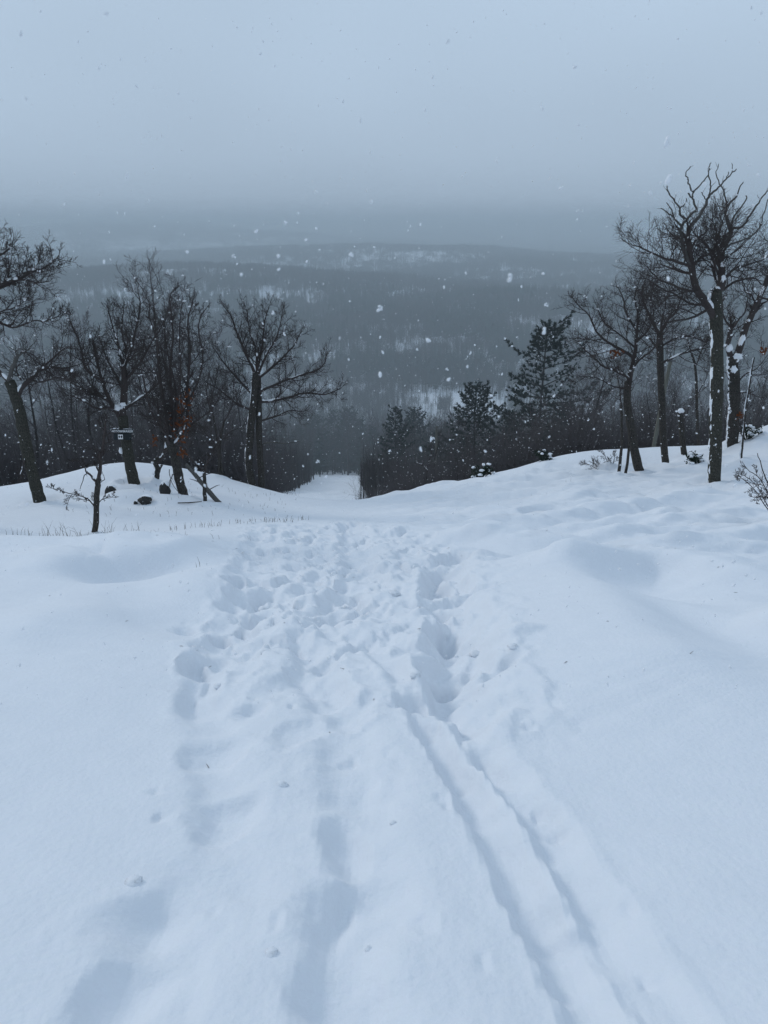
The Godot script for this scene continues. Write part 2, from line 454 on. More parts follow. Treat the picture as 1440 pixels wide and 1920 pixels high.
		[0.07, 0.03, "l", [0.59,3.6,-0.0,1.15,4.22,0.1,1.72,4.48,0.2,2.16,4.63,0.3]],
		[0.03, 0.008, "l", [2.16,4.63,0.3,2.49,4.8,0.25,2.77,4.9,0.2,2.9,4.99,0.15,2.99,5.09,0.1]],
		[0.018, 0.006, "l", [2.16,4.63,0.3,2.28,4.77,0.1,2.42,4.84,-0.1,2.48,5.02,-0.3]],
		[0.06, 0.026, "l", [0.51,3.12,-0.0,0.96,3.69,-0.07,1.41,3.96,-0.13,1.66,3.88,-0.2]],
		[0.026, 0.007, "l", [1.66,3.88,-0.2,1.87,3.82,-0.25,2.18,3.93,-0.3,2.41,3.92,-0.35,2.64,4.03,-0.4]],
		[0.02, 0.006, "l", [1.33,3.94,-0.2,1.71,4.11,-0.07,2.08,4.22,0.07,2.37,4.37,0.2]],
		[0.05, 0.012, "l", [0.67,3.98,-0.0,1.28,4.71,-0.03,1.69,4.98,-0.05,1.94,5.11,-0.08,2.1,5.23,-0.1]],
		[0.03, 0.008, "l", [1.77,4.49,0.3,2.11,4.65,0.38,2.41,4.7,0.45,2.73,4.66,0.52,2.93,4.68,0.6]]
	]],
	"sign_oak": [-6.72, -4.94, -19.3, [
		[0.17, 0.13, "t", [0.03,-0.09,-0.0,-0.03,0.57,-0.0,-0.06,1.3,-0.0,-0.06,1.87,-0.0]],
		[0.11, 0.085, "s", [-0.07,1.8,-0.0,0.03,2.42,-0.03,0.09,2.9,-0.07,0.08,3.16,-0.1]],
		[0.05, 0.012, "l", [0.07,3.09,-0.1,0.38,3.59,0.05,0.63,4.2,0.2,0.81,4.66,0.35,0.85,5.04,0.5]],
		[0.05, 0.012, "l", [0.08,3.12,-0.1,-0.04,3.61,-0.27,-0.19,4.12,-0.43,-0.31,4.5,-0.6]],
		[0.045, 0.012, "l", [0.05,2.75,-0.1,0.59,3.27,0.13,1.02,3.83,0.37,1.47,4.37,0.6]],
		[0.07, 0.02, "l", [-0.1,1.73,-0.0,-0.31,2.31,0.1,-0.41,2.88,0.2,-0.44,3.56,0.3,-0.42,3.84,0.4]],
		[0.045, 0.012, "l", [-0.34,2.89,0.4,-0.65,3.21,0.53,-0.65,3.74,0.65,-0.68,4.14,0.78,-0.77,4.47,0.9]],
		[0.045, 0.012, "l", [0.01,2.48,-0.1,-0.26,2.91,-0.37,-0.56,3.42,-0.63,-0.73,3.86,-0.9]],
		[0.05, 0.013, "l", [-0.03,2.01,-0.0,0.35,2.3,-0.27,0.69,2.53,-0.53,1.09,2.97,-0.8]],
		[0.04, 0.012, "l", [-0.21,2.35,0.4,-0.76,2.52,0.1,-1.27,2.64,-0.2,-1.74,2.88,-0.5]],
		[0.04, 0.012, "l", [-0.18,2.13,0.2,-0.55,2.18,0.43,-0.83,2.46,0.67,-1.05,2.62,0.9]],
		[0.045, 0.013, "l", [0.06,2.96,-0.1,0.09,3.45,-0.4,-0.06,3.95,-0.7,-0.04,4.46,-1.0]]
	]],
	"shoot_oak": [-4.97, -4.81, -17.8, [
		[0.125, 0.11, "t", [0.02,-0.08,-0.0,-0.07,0.42,-0.0,-0.12,0.9,-0.0,-0.19,1.31,-0.0,-0.22,1.51,-0.0]],
		[0.055, 0.03, "s", [-0.19,1.34,-0.0,0.06,1.62,-0.07,0.19,1.87,-0.13,0.21,1.99,-0.2]],
		[0.045, 0.012, "l", [0.21,1.92,-0.2,0.25,2.7,-0.23,0.4,3.58,-0.25,0.41,4.31,-0.28,0.57,4.77,-0.3]],
		[0.045, 0.012, "l", [-0.2,1.44,-0.0,-0.07,2.37,0.04,0.0,3.26,0.08,0.15,4.12,0.12,0.15,4.83,0.16,0.28,5.01,0.2]],
		[0.045, 0.012, "l", [-0.21,1.44,-0.0,-0.27,2.22,-0.06,-0.33,2.98,-0.12,-0.32,3.72,-0.18,-0.45,4.32,-0.24,-0.45,4.67,-0.3]],
		[0.04, 0.012, "l", [-0.19,1.47,-0.0,0.04,2.26,0.12,0.26,3.17,0.25,0.34,3.92,0.38,0.48,4.63,0.5]],
		[0.04, 0.012, "l", [-0.12,1.58,-0.0,0.16,2.2,-0.14,0.5,2.82,-0.28,0.65,3.43,-0.42,0.58,4.16,-0.56,0.74,4.51,-0.7]],
		[0.04, 0.012, "l", [-0.21,1.47,-0.0,-0.37,1.88,0.15,-0.51,2.37,0.3,-0.54,3.02,0.45,-0.53,3.59,0.6]],
		[0.04, 0.012, "l", [-0.2,1.5,-0.0,-0.04,2.55,-0.3,-0.24,3.65,-0.6,-0.33,4.37,-0.9]],
		[0.035, 0.012, "l", [0.01,1.58,-0.0,0.47,2.01,0.17,0.91,2.31,0.33,1.23,2.79,0.5]],
		[0.05, 0.03, "s", [-0.19,1.31,-0.0,-0.23,1.56,0.15,-0.18,1.84,0.3]],
		[0.02, 0.01, "b", [-0.09,0.77,-0.0,-0.22,0.61,0.15,-0.27,0.38,0.3]],
		[0.012, 0.006, "b", [-0.3,0.77,-0.0,-0.23,0.47,0.15,-0.01,0.25,0.3]]
	]],
	"bent_oak": [-6.14, -4.79, -19.5, [
		[0.075, 0.07, "t", [-0.01,-0.06,-0.0,0.05,0.21,-0.0,0.01,0.39,-0.0,0.08,0.51,-0.0]],
		[0.06, 0.05, "s", [0.02,0.33,-0.0,0.17,0.51,-0.0,0.28,0.66,-0.0]],
		[0.05, 0.02, "l", [0.28,0.66,-0.0,0.34,1.01,-0.07,0.21,1.5,-0.13,0.19,2.06,-0.2]],
		[0.04, 0.01, "l", [0.28,0.66,-0.0,0.6,0.94,0.25,0.96,1.09,0.5]],
		[0.03, 0.03, "t", [0.04,-0.05,-0.0,0.11,0.23,-0.05,0.15,0.3,-0.1]]
	]],
	"fork_sapling": [-4.22, -4.53, -16.8, [
		[0.055, 0.045, "t", [-0.0,-0.05,-0.0,0.02,0.35,-0.0,0.05,0.7,-0.0]],
		[0.035, 0.02, "s", [0.05,0.7,-0.0,-0.01,0.9,0.1,-0.11,1.02,0.2]],
		[0.03, 0.012, "l", [-0.11,1.02,0.2,-0.21,1.28,0.3,-0.2,1.68,0.4]],
		[0.035, 0.012, "l", [0.05,0.7,-0.0,0.11,0.93,-0.1,0.25,1.19,-0.2,0.41,1.55,-0.3]],
		[0.02, 0.008, "l", [0.13,0.96,-0.0,0.29,1.18,0.2,0.34,1.49,0.4]]
	]],
	"near_sapling": [-5.19, -3.62, -12.6, [
		[0.058, 0.05, "t", [-0.01,-0.04,-0.0,0.08,0.43,-0.0,0.16,0.88,-0.0,0.21,1.05,-0.0]],
		[0.042, 0.02, "l", [0.21,1.05,-0.0,0.26,1.31,-0.03,0.34,1.64,-0.07,0.42,2.05,-0.1]],
		[0.032, 0.02, "s", [0.18,0.98,-0.0,0.12,1.12,0.07,0.06,1.25,0.15]],
		[0.012, 0.004, "l", [0.06,1.25,0.15,0.05,1.39,0.28,0.03,1.52,0.4]],
		[0.012, 0.005, "b", [0.07,1.23,0.15,-0.04,1.05,0.07,-0.15,0.83,-0.0]],
		[0.016, 0.005, "l", [0.07,0.48,-0.0,0.02,0.68,0.07,-0.1,0.79,0.15,-0.33,0.89,0.22,-0.49,0.98,0.3]],
		[0.012, 0.004, "l", [0.1,0.58,-0.0,0.19,0.63,-0.15,0.33,0.6,-0.3]],
		[0.01, 0.004, "b", [0.21,0.98,-0.0,0.33,1.06,0.05,0.33,1.22,0.1]],
		[0.01, 0.004, "b", [0.06,1.3,-0.0,0.15,1.26,-0.1,0.21,1.26,-0.2]]
	]],
	"crown_oak": [-4.03, -6.12, -22.6, [
		[0.13, 0.11, "w", [-0.1,-0.07,-0.0,-0.17,0.74,-0.0,-0.06,1.76,-0.0,0.1,2.75,-0.0,0.21,3.56,-0.0]],
		[0.11, 0.09, "t", [0.18,-0.11,-0.0,0.19,0.72,-0.04,0.19,1.74,-0.07,0.24,2.73,-0.11,0.25,3.45,-0.15]],
		[0.06, 0.013, "l", [0.22,3.48,-0.0,-0.02,4.12,0.1,-0.21,4.68,0.2,-0.32,5.17,0.3,-0.46,5.45,0.4]],
		[0.05, 0.013, "l", [0.24,3.52,-0.0,0.22,4.15,-0.2,0.03,4.75,-0.4,-0.03,5.27,-0.6]],
		[0.05, 0.013, "l", [0.27,3.48,-0.0,0.59,4.13,0.17,0.95,4.7,0.33,1.15,5.31,0.5]],
		[0.05, 0.013, "l", [0.28,3.4,-0.0,0.76,3.77,-0.17,1.32,4.29,-0.33,1.57,4.74,-0.5]],
		[0.055, 0.013, "l", [0.28,3.0,-0.0,0.84,3.25,0.07,1.5,3.51,0.15,2.17,3.75,0.22,2.34,4.08,0.3]],
		[0.055, 0.012, "l", [0.27,2.67,-0.0,0.96,2.77,-0.07,1.6,2.92,-0.15,2.24,2.87,-0.22,2.73,3.05,-0.3]],
		[0.05, 0.012, "l", [0.09,2.91,-0.0,-0.37,3.38,-0.1,-0.76,3.84,-0.2,-1.09,4.3,-0.3]],
		[0.045, 0.012, "l", [0.02,2.42,-0.0,-0.44,2.72,0.2,-0.85,3.16,0.4,-1.17,3.43,0.6]],
		[0.04, 0.012, "l", [0.22,2.07,-0.1,0.73,2.17,-0.37,1.12,2.28,-0.63,1.5,2.18,-0.9]],
		[0.035, 0.012, "b", [0.19,1.31,-0.1,0.58,1.43,0.03,1.01,1.43,0.17,1.43,1.54,0.3]],
		[0.045, 0.012, "l", [0.24,3.56,-0.0,0.44,4.33,-0.07,0.53,5.02,-0.13,0.68,5.46,-0.2]]
	]],
	"double_sapling": [-4.97, -5.8, -22, [
		[0.045, 0.03, "t", [-0.04,-0.05,-0.0,-0.02,0.6,-0.0,-0.02,1.26,-0.0,-0.08,2.08,-0.0]],
		[0.045, 0.03, "t", [0.1,-0.03,-0.0,0.04,0.42,-0.03,0.02,1.08,-0.07,0.2,1.89,-0.1]],
		[0.028, 0.008, "l", [-0.08,2.05,-0.0,-0.17,2.76,0.2,-0.01,3.42,0.4]],
		[0.028, 0.008, "l", [0.22,1.89,-0.0,0.47,2.35,-0.2,0.51,3.03,-0.4]],
		[0.02, 0.008, "l", [0.02,1.26,-0.0,0.34,1.53,-0.25,0.67,1.63,-0.5]],
		[0.02, 0.008, "l", [-0.02,1.18,-0.0,-0.3,1.63,0.25,-0.41,2.04,0.5]]
	]],
	"bare_shrub": [6.73, -5.46, -22, [
		[0.016, 0.006, "l", [0.02,-0.05,-0.0,-0.19,0.25,-0.0,-0.48,0.46,-0.0]],
		[0.016, 0.006, "l", [0.04,-0.05,-0.0,0.04,0.31,-0.1,-0.09,0.61,-0.2]],
		[0.014, 0.006, "l", [0.05,-0.05,-0.0,0.18,0.32,0.1,0.15,0.65,0.2]],
		[0.014, 0.006, "l", [-0.01,-0.05,-0.0,-0.36,0.17,0.15,-0.71,0.38,0.3]]
	]],
	"edge_shrub": [6.53, -3.0, -11.5, [
		[0.02, 0.007, "l", [0.05,-0.05,-0.0,-0.27,0.51,-0.0,-0.48,0.87,-0.0,-0.65,1.22,-0.0]],
		[0.016, 0.006, "l", [-0.02,0.09,-0.0,-0.36,0.5,0.1,-0.63,0.85,0.2,-0.91,1.05,0.3]],
		[0.014, 0.005, "l", [-0.04,0.14,-0.0,-0.27,0.29,-0.1,-0.44,0.58,-0.2,-0.65,0.77,-0.3]],
		[0.014, 0.005, "l", [0.02,0.0,-0.0,-0.29,0.21,0.07,-0.6,0.6,0.13,-0.95,0.89,0.2]],
		[0.012, 0.005, "l", [0.02,0.0,-0.0,-0.17,0.31,-0.03,-0.31,0.44,-0.07,-0.54,0.45,-0.1]]
	]],
	"pale_stump_tree": [1.69, -8.72, -30, [
		[0.1, 0.07, "t", [-0.01,-1.68,-0.0,-0.02,-0.24,-0.0,0.02,0.35,-0.0,0.07,0.82,-0.0]],
		[0.05, 0.02, "s", [0.07,0.77,-0.0,-0.11,1.0,-0.0,-0.37,1.09,-0.0]],
		[0.03, 0.01, "l", [0.07,0.82,-0.0,0.21,1.22,-0.2,0.34,1.62,-0.4]]
	]],
}

# ------------------------------------------------------------------ terrain

const GX0 := -30.0
const GD0 := -5.0
const GS := 0.25
const GW := 260
const GN := 180
var grid := PackedFloat32Array()

const RX0 := -9.0
const RD0 := 0.3
const RS := 0.028
const RW := 720
const RN := 820
var relief := PackedFloat32Array()
var broad := FastNoiseLite.new()
var drift := FastNoiseLite.new()
var land := FastNoiseLite.new()
var crumb := FastNoiseLite.new()

func spline(r2: float) -> float:
	return 0.5 * r2 * log(r2) if r2 > 1e-9 else 0.0

# the hilltop: a thin plate laid through the surveyed points CONTROL (x, d, height above an even 28 % slope)
func survey() -> void:
	var c := CONTROL.size()
	var size := c + 3
	var a := []
	for i in size:
		var row := PackedFloat64Array()
		row.resize(size + 1)
		a.append(row)
	for i in c:
		for j in c:
			var dx: float = CONTROL[i][0] - CONTROL[j][0]
			var dz: float = CONTROL[i][1] - CONTROL[j][1]
			a[i][j] = spline(dx * dx + dz * dz)
		a[i][i] += 0.05
		var f := [1.0, CONTROL[i][0], CONTROL[i][1]]
		for k in 3:
			a[i][c + k] = f[k]
			a[c + k][i] = f[k]
		a[i][size] = CONTROL[i][2]
	for i in size:
		var best := i
		for r in range(i + 1, size):
			if absf(a[r][i]) > absf(a[best][i]):
				best = r
		var sw = a[i]
		a[i] = a[best]
		a[best] = sw
		var pr: PackedFloat64Array = a[i]
		for r in range(i + 1, size):
			var row: PackedFloat64Array = a[r]
			var f := row[i] / pr[i]
			if f != 0.0:
				for k in range(i, size + 1):
					row[k] -= f * pr[k]
				a[r] = row
	var w := PackedFloat64Array()
	w.resize(size)
	for i in range(size - 1, -1, -1):
		var sum: float = a[i][size]
		for k in range(i + 1, size):
			sum -= a[i][k] * w[k]
		w[i] = sum / a[i][i]
	var cx := PackedFloat64Array()
	var cd := PackedFloat64Array()
	for p in CONTROL:
		cx.append(p[0])
		cd.append(p[1])
	grid.resize(GW * GN)
	for j in GN:
		var d := GD0 + j * GS
		for i in GW:
			var x := GX0 + i * GS
			var s := w[c] + w[c + 1] * x + w[c + 2] * d
			for k in c:
				var dx := x - cx[k]
				var dz := d - cd[k]
				var r2 := dx * dx + dz * dz
				if r2 > 1e-9:
					s += w[k] * 0.5 * r2 * log(r2)
			grid[j * GW + i] = s - 0.28 * d

func bilinear(a: PackedFloat32Array, w: int, h: int, fx: float, fy: float) -> float:
	var x := clampf(fx, 0.0, w - 1.001)
	var y := clampf(fy, 0.0, h - 1.001)
	var i := int(x)
	var j := int(y)
	var u := x - i
	var t := y - j
	var k := j * w + i
	return lerpf(lerpf(a[k], a[k + 1], u), lerpf(a[k + w], a[k + w + 1], u), t)

const HILLS := [[-420.0, 1750.0, 520.0, 320.0, 60.0], [-60.0, 3000.0, 950.0, 520.0, 70.0], [-1500.0, 4700.0, 1500.0, 800.0, 140.0], [1900.0, 5600.0, 1600.0, 1000.0, 25.0], [420.0, 1350.0, 330.0, 220.0, 30.0], [900.0, 2300.0, 500.0, 350.0, 40.0], [-60.0, 1150.0, 300.0, 160.0, 16.0]]

func far_height(x: float, d: float) -> float:
	var slope := -2.1 - 0.3064 * d + 0.25 * drift.get_noise_2d(x * 0.5, d * 0.5)
	if d > 60.0:
		slope += 2.0 * land.get_noise_2d(x * 9.0, d * 9.0) * smoothstep(60.0, 160.0, d) * smoothstep(8.0, 30.0, absf(x - trail_x(d)))
	if d < 300.0:
		return slope
	var val := -152.0 + 12.0 * land.get_noise_2d(x, d)
	for h in HILLS:
		var a: float = (x - h[0]) / h[2]
		var b: float = (d - h[1]) / h[3]
		var q := a * a + b * b
		if q < 9.0:
			val += h[4] * exp(-q)
	var k := 45.0
	var m := clampf(0.5 + 0.5 * (slope - val) / k, 0.0, 1.0)
	return lerpf(val, slope, m) + k * m * (1.0 - m)

func height(x: float, d: float) -> float:
	var f := 0.0
	var t := smoothstep(31.0, 36.0, d)
	if t < 1.0:
		f = bilinear(grid, GW, GN, (x - GX0) / GS, (d - GD0) / GS)
		f += 0.035 * broad.get_noise_2d(x, d * 0.6)
		f += 0.007 * drift.get_noise_2d(x * 2.4 + d, d * 1.3) * smoothstep(1.0, 3.0, d)
		f += 0.012 * drift.get_noise_2d(x * 0.5 + d * 0.12, d * 1.6)
		if d < 23.0 and x > RX0 and x < 11.1:
			f += bilinear(relief, RW, RN, (x - RX0) / RS, (d - RD0) / RS)
	if t > 0.0:
		f = lerpf(f, far_height(x, d), t)
	return f

func trail_x(d: float) -> float:
	return -6.0 - 0.056 * maxf(d - 75.0, 0.0)

func along(line: Array, d: float) -> float:
	# x of a line given as [x, d] with d falling
	if d >= line[0][1]:
		return line[0][0]
	for i in line.size() - 1:
		if d <= line[i][1] and d >= line[i + 1][1]:
			return lerpf(line[i + 1][0], line[i][0], (d - line[i + 1][1]) / maxf(line[i][1] - line[i + 1][1], 0.001))
	return line[-1][0]

# a furrow worn along a line: depth below, a soft bank either side
func furrow(line: Array, width: float, depth: float, bank: float, wander := 0.0) -> void:
	var pts := PackedVector3Array()
	for p in line:
		pts.append(Vector3(p[0], 0, p[1]))
	pts = curve(pts, 6, wander)
	var near_ := {}
	for s in pts.size() - 1:
		var a := Vector2(pts[s].x, pts[s].z)
		var b := Vector2(pts[s + 1].x, pts[s + 1].z)
		var reach := width * 4.2
		var i0 := maxi(int((minf(a.x, b.x) - reach - RX0) / RS), 0)
		var i1 := mini(int((maxf(a.x, b.x) + reach - RX0) / RS), RW - 1)
		var j0 := maxi(int((minf(a.y, b.y) - reach - RD0) / RS), 0)
		var j1 := mini(int((maxf(a.y, b.y) + reach - RD0) / RS), RN - 1)
		var ab := b - a
		var l2 := maxf(ab.length_squared(), 1e-6)
		for j in range(j0, j1 + 1):
			for i in range(i0, i1 + 1):
				var q := Vector2(RX0 + i * RS, RD0 + j * RS)
				var t := clampf((q - a).dot(ab) / l2, 0.0, 1.0)
				var dist := (a + ab * t).distance_to(q)
				if dist < reach:
					var k := j * RW + i
					if not near_.has(k) or absf(near_[k]) > dist:
						near_[k] = dist if q.x > a.x + ab.x * t else -dist
	for k in near_:
		var x: float = RX0 + (int(k) % RW) * RS
		var d: float = RD0 + (int(k) / RW) * RS
		# the left wall is steep, the right one slumps
		var s: float = absf(near_[k]) / (width * (1.5 if near_[k] > 0.0 else 0.85) * (1.0 + 0.3 * broad.get_noise_2d(x * 9.0, d * 5.0) + 0.1 * crumb.get_noise_2d(x * 0.4, d * 0.3)))
		var deep := depth * maxf(1.0 + 1.1 * broad.get_noise_2d(x * 3.0 + 50.0, d * 3.0), 0.15)
		relief[k] += -deep * exp(-pow(s, 3.0) * 1.2) + bank * exp(-pow((s - 1.45) / 0.4, 2.0))

# a wind drift: long slope on one side of the line, short one on the other
func ridge(line: Array, high: float, w_left: float, w_right: float, edge := 1.6) -> void:
	var pts := PackedVector3Array()
	for p in line:
		pts.append(Vector3(p[0], 0, p[1]))
	pts = curve(pts, 5, 0.0)
	var reach := maxf(w_left, w_right) * 2.2
	var lo := Vector2(1e9, 1e9)
	var hi := -lo
	for p in pts:
		lo = lo.min(Vector2(p.x, p.z))
		hi = hi.max(Vector2(p.x, p.z))
	var i0 := maxi(int((lo.x - reach - RX0) / RS), 0)
	var i1 := mini(int((hi.x + reach - RX0) / RS), RW - 1)
	var j0 := maxi(int((lo.y - reach - RD0) / RS), 0)
	var j1 := mini(int((hi.y + reach - RD0) / RS), RN - 1)
	var count := pts.size()
	for j in range(j0, j1 + 1):
		for i in range(i0, i1 + 1):
			var q := Vector2(RX0 + i * RS, RD0 + j * RS)
			var best := 1e9
			var side := 1.0
			var at := 0.0
			for s in count - 1:
				var a := Vector2(pts[s].x, pts[s].z)
				var ab := Vector2(pts[s + 1].x, pts[s + 1].z) - a
				var t := clampf((q - a).dot(ab) / maxf(ab.length_squared(), 1e-6), 0.0, 1.0)
				var dist := (a + ab * t).distance_squared_to(q)
				if dist < best:
					best = dist
					side = ab.cross(q - a)
					at = (s + t) / (count - 1)
			best = sqrt(best)
			if best > reach:
				continue
			var w := w_left if side > 0.0 else w_right
			var f := high * exp(-pow(best / w, edge)) * smoothstep(0.0, 0.25, at) * smoothstep(1.0, 0.75, at)
			var k := j * RW + i
			relief[k] += f

# a foot hole or a lump
func dent(x: float, d: float, rx: float, rd: float, turn: float, depth: float, rim: float) -> void:
	var reach := maxf(rx, rd) * 1.7
	var rough := 0.45 if rx < 0.35 else 0.0
	var cs := cos(turn)
	var sn := sin(turn)
	for j in range(maxi(int((d - reach - RD0) / RS), 0), mini(int((d + reach - RD0) / RS), RN - 1) + 1):
		for i in range(maxi(int((x - reach - RX0) / RS), 0), mini(int((x + reach - RX0) / RS), RW - 1) + 1):
			var px := RX0 + i * RS - x
			var pd := RD0 + j * RS - d
			var a := (px * cs + pd * sn) / rx
			var b := (-px * sn + pd * cs) / rd
			var s := sqrt(a * a + b * b) * (1.0 + rough * crumb.get_noise_2d((x + px) * 0.8, (d + pd) * 0.8))
			if s < 1.7:
				relief[j * RW + i] += -depth * exp(-s * s * s * 1.6) + rim * exp(-pow((s - 1.15) / 0.28, 2.0))

const LEFT_EDGE := [[-2.75, 14.5], [-2.51, 11.8], [-2.03, 8.8], [-1.76, 6.2], [-1.45, 4.6], [-1.1, 3.2], [-1.02, 2.2], [-0.9, 1.0]]
const RIGHT_EDGE := [[-0.2, 14.5], [0.6, 12.0], [1.05, 9.7], [1.05, 7.4], [0.96, 4.9], [0.96, 3.6], [1.0, 2.6], [1.0, 1.0]]

func build_relief() -> void:
	relief.resize(RW * RN)
	var lumps := FastNoiseLite.new()
	lumps.seed = 5
	lumps.frequency = 2.2
	lumps.fractal_octaves = 3
	lumps.fractal_type = FastNoiseLite.FRACTAL_RIDGED
	var crumbs := FastNoiseLite.new()
	crumbs.seed = 9
	crumbs.frequency = 5.0
	crumbs.fractal_octaves = 3
	var slabs := FastNoiseLite.new()
	slabs.seed = 40
	slabs.frequency = 1.1
	slabs.fractal_octaves = 4
	slabs.fractal_gain = 0.6
	var wind := FastNoiseLite.new()
	wind.seed = 21
	wind.frequency = 0.55
	wind.fractal_octaves = 4
	for j in RN:
		var d := RD0 + j * RS
		var l := along(LEFT_EDGE, d)
		var r := along(RIGHT_EDGE, d)
		var strong := smoothstep(2.4, 7.0, d) * smoothstep(15.5, 11.0, d)
		var soft := 0.28 * smoothstep(5.0, 3.2, d)
		var wob := 0.16 * crumbs.get_noise_2d(3.0, d * 0.3)
		for i in RW:
			var x := RX0 + i * RS
			var inside := smoothstep(l - 0.3 - soft + wob, l + 0.5 + soft + wob, x) * smoothstep(r + 0.3 + soft + wob, r - 0.5 - soft + wob, x)
			var f := 0.0
			if inside > 0.001:
				var plate := smoothstep(-0.10, 0.06, slabs.get_noise_2d(x, d * 0.75))
				f = inside * (-0.03 * strong - (0.004 + 0.06 * strong) * (1.0 - plate) + (0.012 + 0.045 * strong) * (1.0 - 0.55 * plate) * (lumps.get_noise_2d(x * 0.8, d * 0.6) - 0.1) + (0.006 + 0.026 * strong) * (1.0 - 0.4 * plate) * crumbs.get_noise_2d(x * 0.8, d * 0.7))
			# wind-packed ripples to the right, lying across the slope
			var out := (1.0 - inside) * smoothstep(7.0, 11.0, d + 0.25 * x) * smoothstep(-1.5, 1.5, x)
			if out > 0.001:
				var wv := wind.get_noise_2d(x * 0.55 - d * 0.25, d * 2.2 + x * 0.3)
				f += out * 0.3 * maxf(wv, -0.1)
			relief[j * RW + i] = f
	# two ski grooves and the worn furrows
	furrow([[-0.59, 6.3], [-0.12, 5.1], [0.13, 4.0], [0.29, 3.08], [0.4, 2.5], [0.46, 2.06], [0.52, 1.7], [0.57, 1.3], [0.6, 0.8]], 0.07, 0.065, 0.006, 0.016)
	furrow([[0.97, 9.7], [0.57, 7.7], [0.52, 5.4], [0.35, 4.1], [0.45, 3.34], [0.55, 2.9], [0.63, 2.46], [0.68, 2.06], [0.71, 1.76], [0.75, 1.3], [0.77, 0.8]], 0.07, 0.055, 0.006, 0.016)
	furrow([[0.95, 9.7], [0.6, 7.7], [0.55, 5.4], [0.4, 4.4], [0.42, 3.8]], 0.2, 0.13, 0.04, 0.03)
	furrow([[-0.71, 5.58], [-0.41, 4.1], [-0.27, 3.42], [-0.18, 2.9], [-0.14, 2.38], [-0.06, 2.1], [-0.11, 1.86], [-0.14, 1.6], [-0.06, 1.3]], 0.12, 0.07, 0.0, 0.015)
	furrow([[-1.36, 4.8], [-0.95, 3.3], [-0.78, 2.84], [-0.66, 2.5], [-0.62, 2.16], [-0.7, 1.96], [-0.69, 1.7], [-0.73, 1.3]], 0.13, 0.05, 0.0, 0.02)
	furrow([[-2.1, 12.0], [-1.75, 9.0], [-1.45, 7.0], [-1.3, 5.4], [-1.2, 4.6]], 0.2, 0.07, 0.02, 0.07)
	furrow([[-0.7, 13.2], [-0.5, 11.0], [-0.35, 9.0], [-0.45, 7.2], [-0.6, 6.0]], 0.2, 0.08, 0.03, 0.07)
	# foot holes along those lines and between them
	var walks := [[[-2.1, 13.0], [-1.75, 9.0], [-1.45, 7.0], [-1.25, 5.4], [-0.9, 3.6]], [[-0.7, 13.6], [-0.5, 11.0], [-0.35, 9.0], [-0.45, 7.2], [-0.6, 5.2], [-0.4, 4.0]], [[0.7, 11.5], [0.95, 9.7], [0.6, 7.7], [0.55, 5.4], [0.45, 4.2]], [[-1.4, 13.0], [-1.2, 10.0], [-0.9, 8.0], [-1.0, 6.0]]]
	for w in walks:
		var d: float = w[0][1]
		var n := 0
		while d > w[-1][1]:
			n += 1
			var x := along(w, d) + (0.13 if n % 2 else -0.13) + rng.randf_range(-0.06, 0.06)
			dent(x, d, rng.randf_range(0.09, 0.13), rng.randf_range(0.17, 0.26), rng.randf_range(-0.35, 0.35), rng.randf_range(0.04, 0.10) * smoothstep(2.5, 6.0, d), rng.randf_range(0.0, 0.02))
			d -= rng.randf_range(0.3, 0.5)
	for n in 90:
		var d := rng.randf_range(3.6, 13.8)
		var x := rng.randf_range(along(LEFT_EDGE, d) - 0.1, along(RIGHT_EDGE, d) + 0.1)
		if n % 3 == 0:
			dent(x, d, rng.randf_range(0.08, 0.24), rng.randf_range(0.12, 0.3), rng.randf_range(-1, 1), -rng.randf_range(0.02, 0.06), 0.0)
		else:
			dent(x, d, rng.randf_range(0.07, 0.14), rng.randf_range(0.12, 0.26), rng.randf_range(-1.2, 1.2), rng.randf_range(0.03, 0.10), rng.randf_range(0.0, 0.02))
	for p in [[-0.85, 3.15, 0.16, 0.2], [-0.66, 2.5, 0.13, 0.2], [-0.8, 1.85, 0.15, 0.16], [-0.75, 1.5, 0.12, 0.15], [-0.16, 2.3, 0.1, 0.2], [-0.2, 1.9, 0.09, 0.14], [-0.45, 3.4, 0.12, 0.2], [-0.3, 3.9, 0.14, 0.2], [-1.1, 3.9, 0.16, 0.22], [0.5, 3.0, 0.08, 0.16]]:
		dent(p[0], p[1], p[2], p[3], rng.randf_range(-0.4, 0.4), 0.045, 0.008)
	for n in 26:
		dent(rng.randf_range(-1.1, 0.9), rng.randf_range(1.5, 4.2), rng.randf_range(0.015, 0.05), rng.randf_range(0.02, 0.06), 0.0, rng.randf_range(0.008, 0.03), 0.004)
	# wind drifts
	ridge([[1.1, 9.4], [1.45, 7.9], [1.9, 7.4], [1.97, 6.5], [1.84, 5.4], [1.82, 4.6], [2.05, 4.0], [2.7, 3.2]], 0.26, 0.62, 1.0, 1.8)
	dent(2.7, 6.2, 0.6, 1.5, 0.15, 0.12, 0.0)
	ridge([[2.2, 6.9], [3.0, 5.6], [3.9, 4.7], [5.0, 4.2]], 0.2, 1.0, 0.38)
	ridge([[3.2, 10.4], [4.6, 10.0], [6.2, 10.6], [8.0, 10.2]], 0.24, 0.9, 0.28)
	ridge([[1.3, 8.6], [2.0, 8.0], [2.6, 7.95], [3.2, 8.0], [3.7, 7.3], [4.6, 6.3]], 0.36, 1.0, 0.32)
	ridge([[-0.5, 12.9], [1.22, 11.4], [2.22, 10.5], [3.57, 10.9], [5.45, 12.3], [7.2, 11.9]], 0.2, 0.9, 0.25)
	ridge([[1.2, 11.7], [3.3, 13.2], [5.07, 14.6], [6.65, 15.6], [7.8, 16.3]], 0.22, 0.9, 0.3)
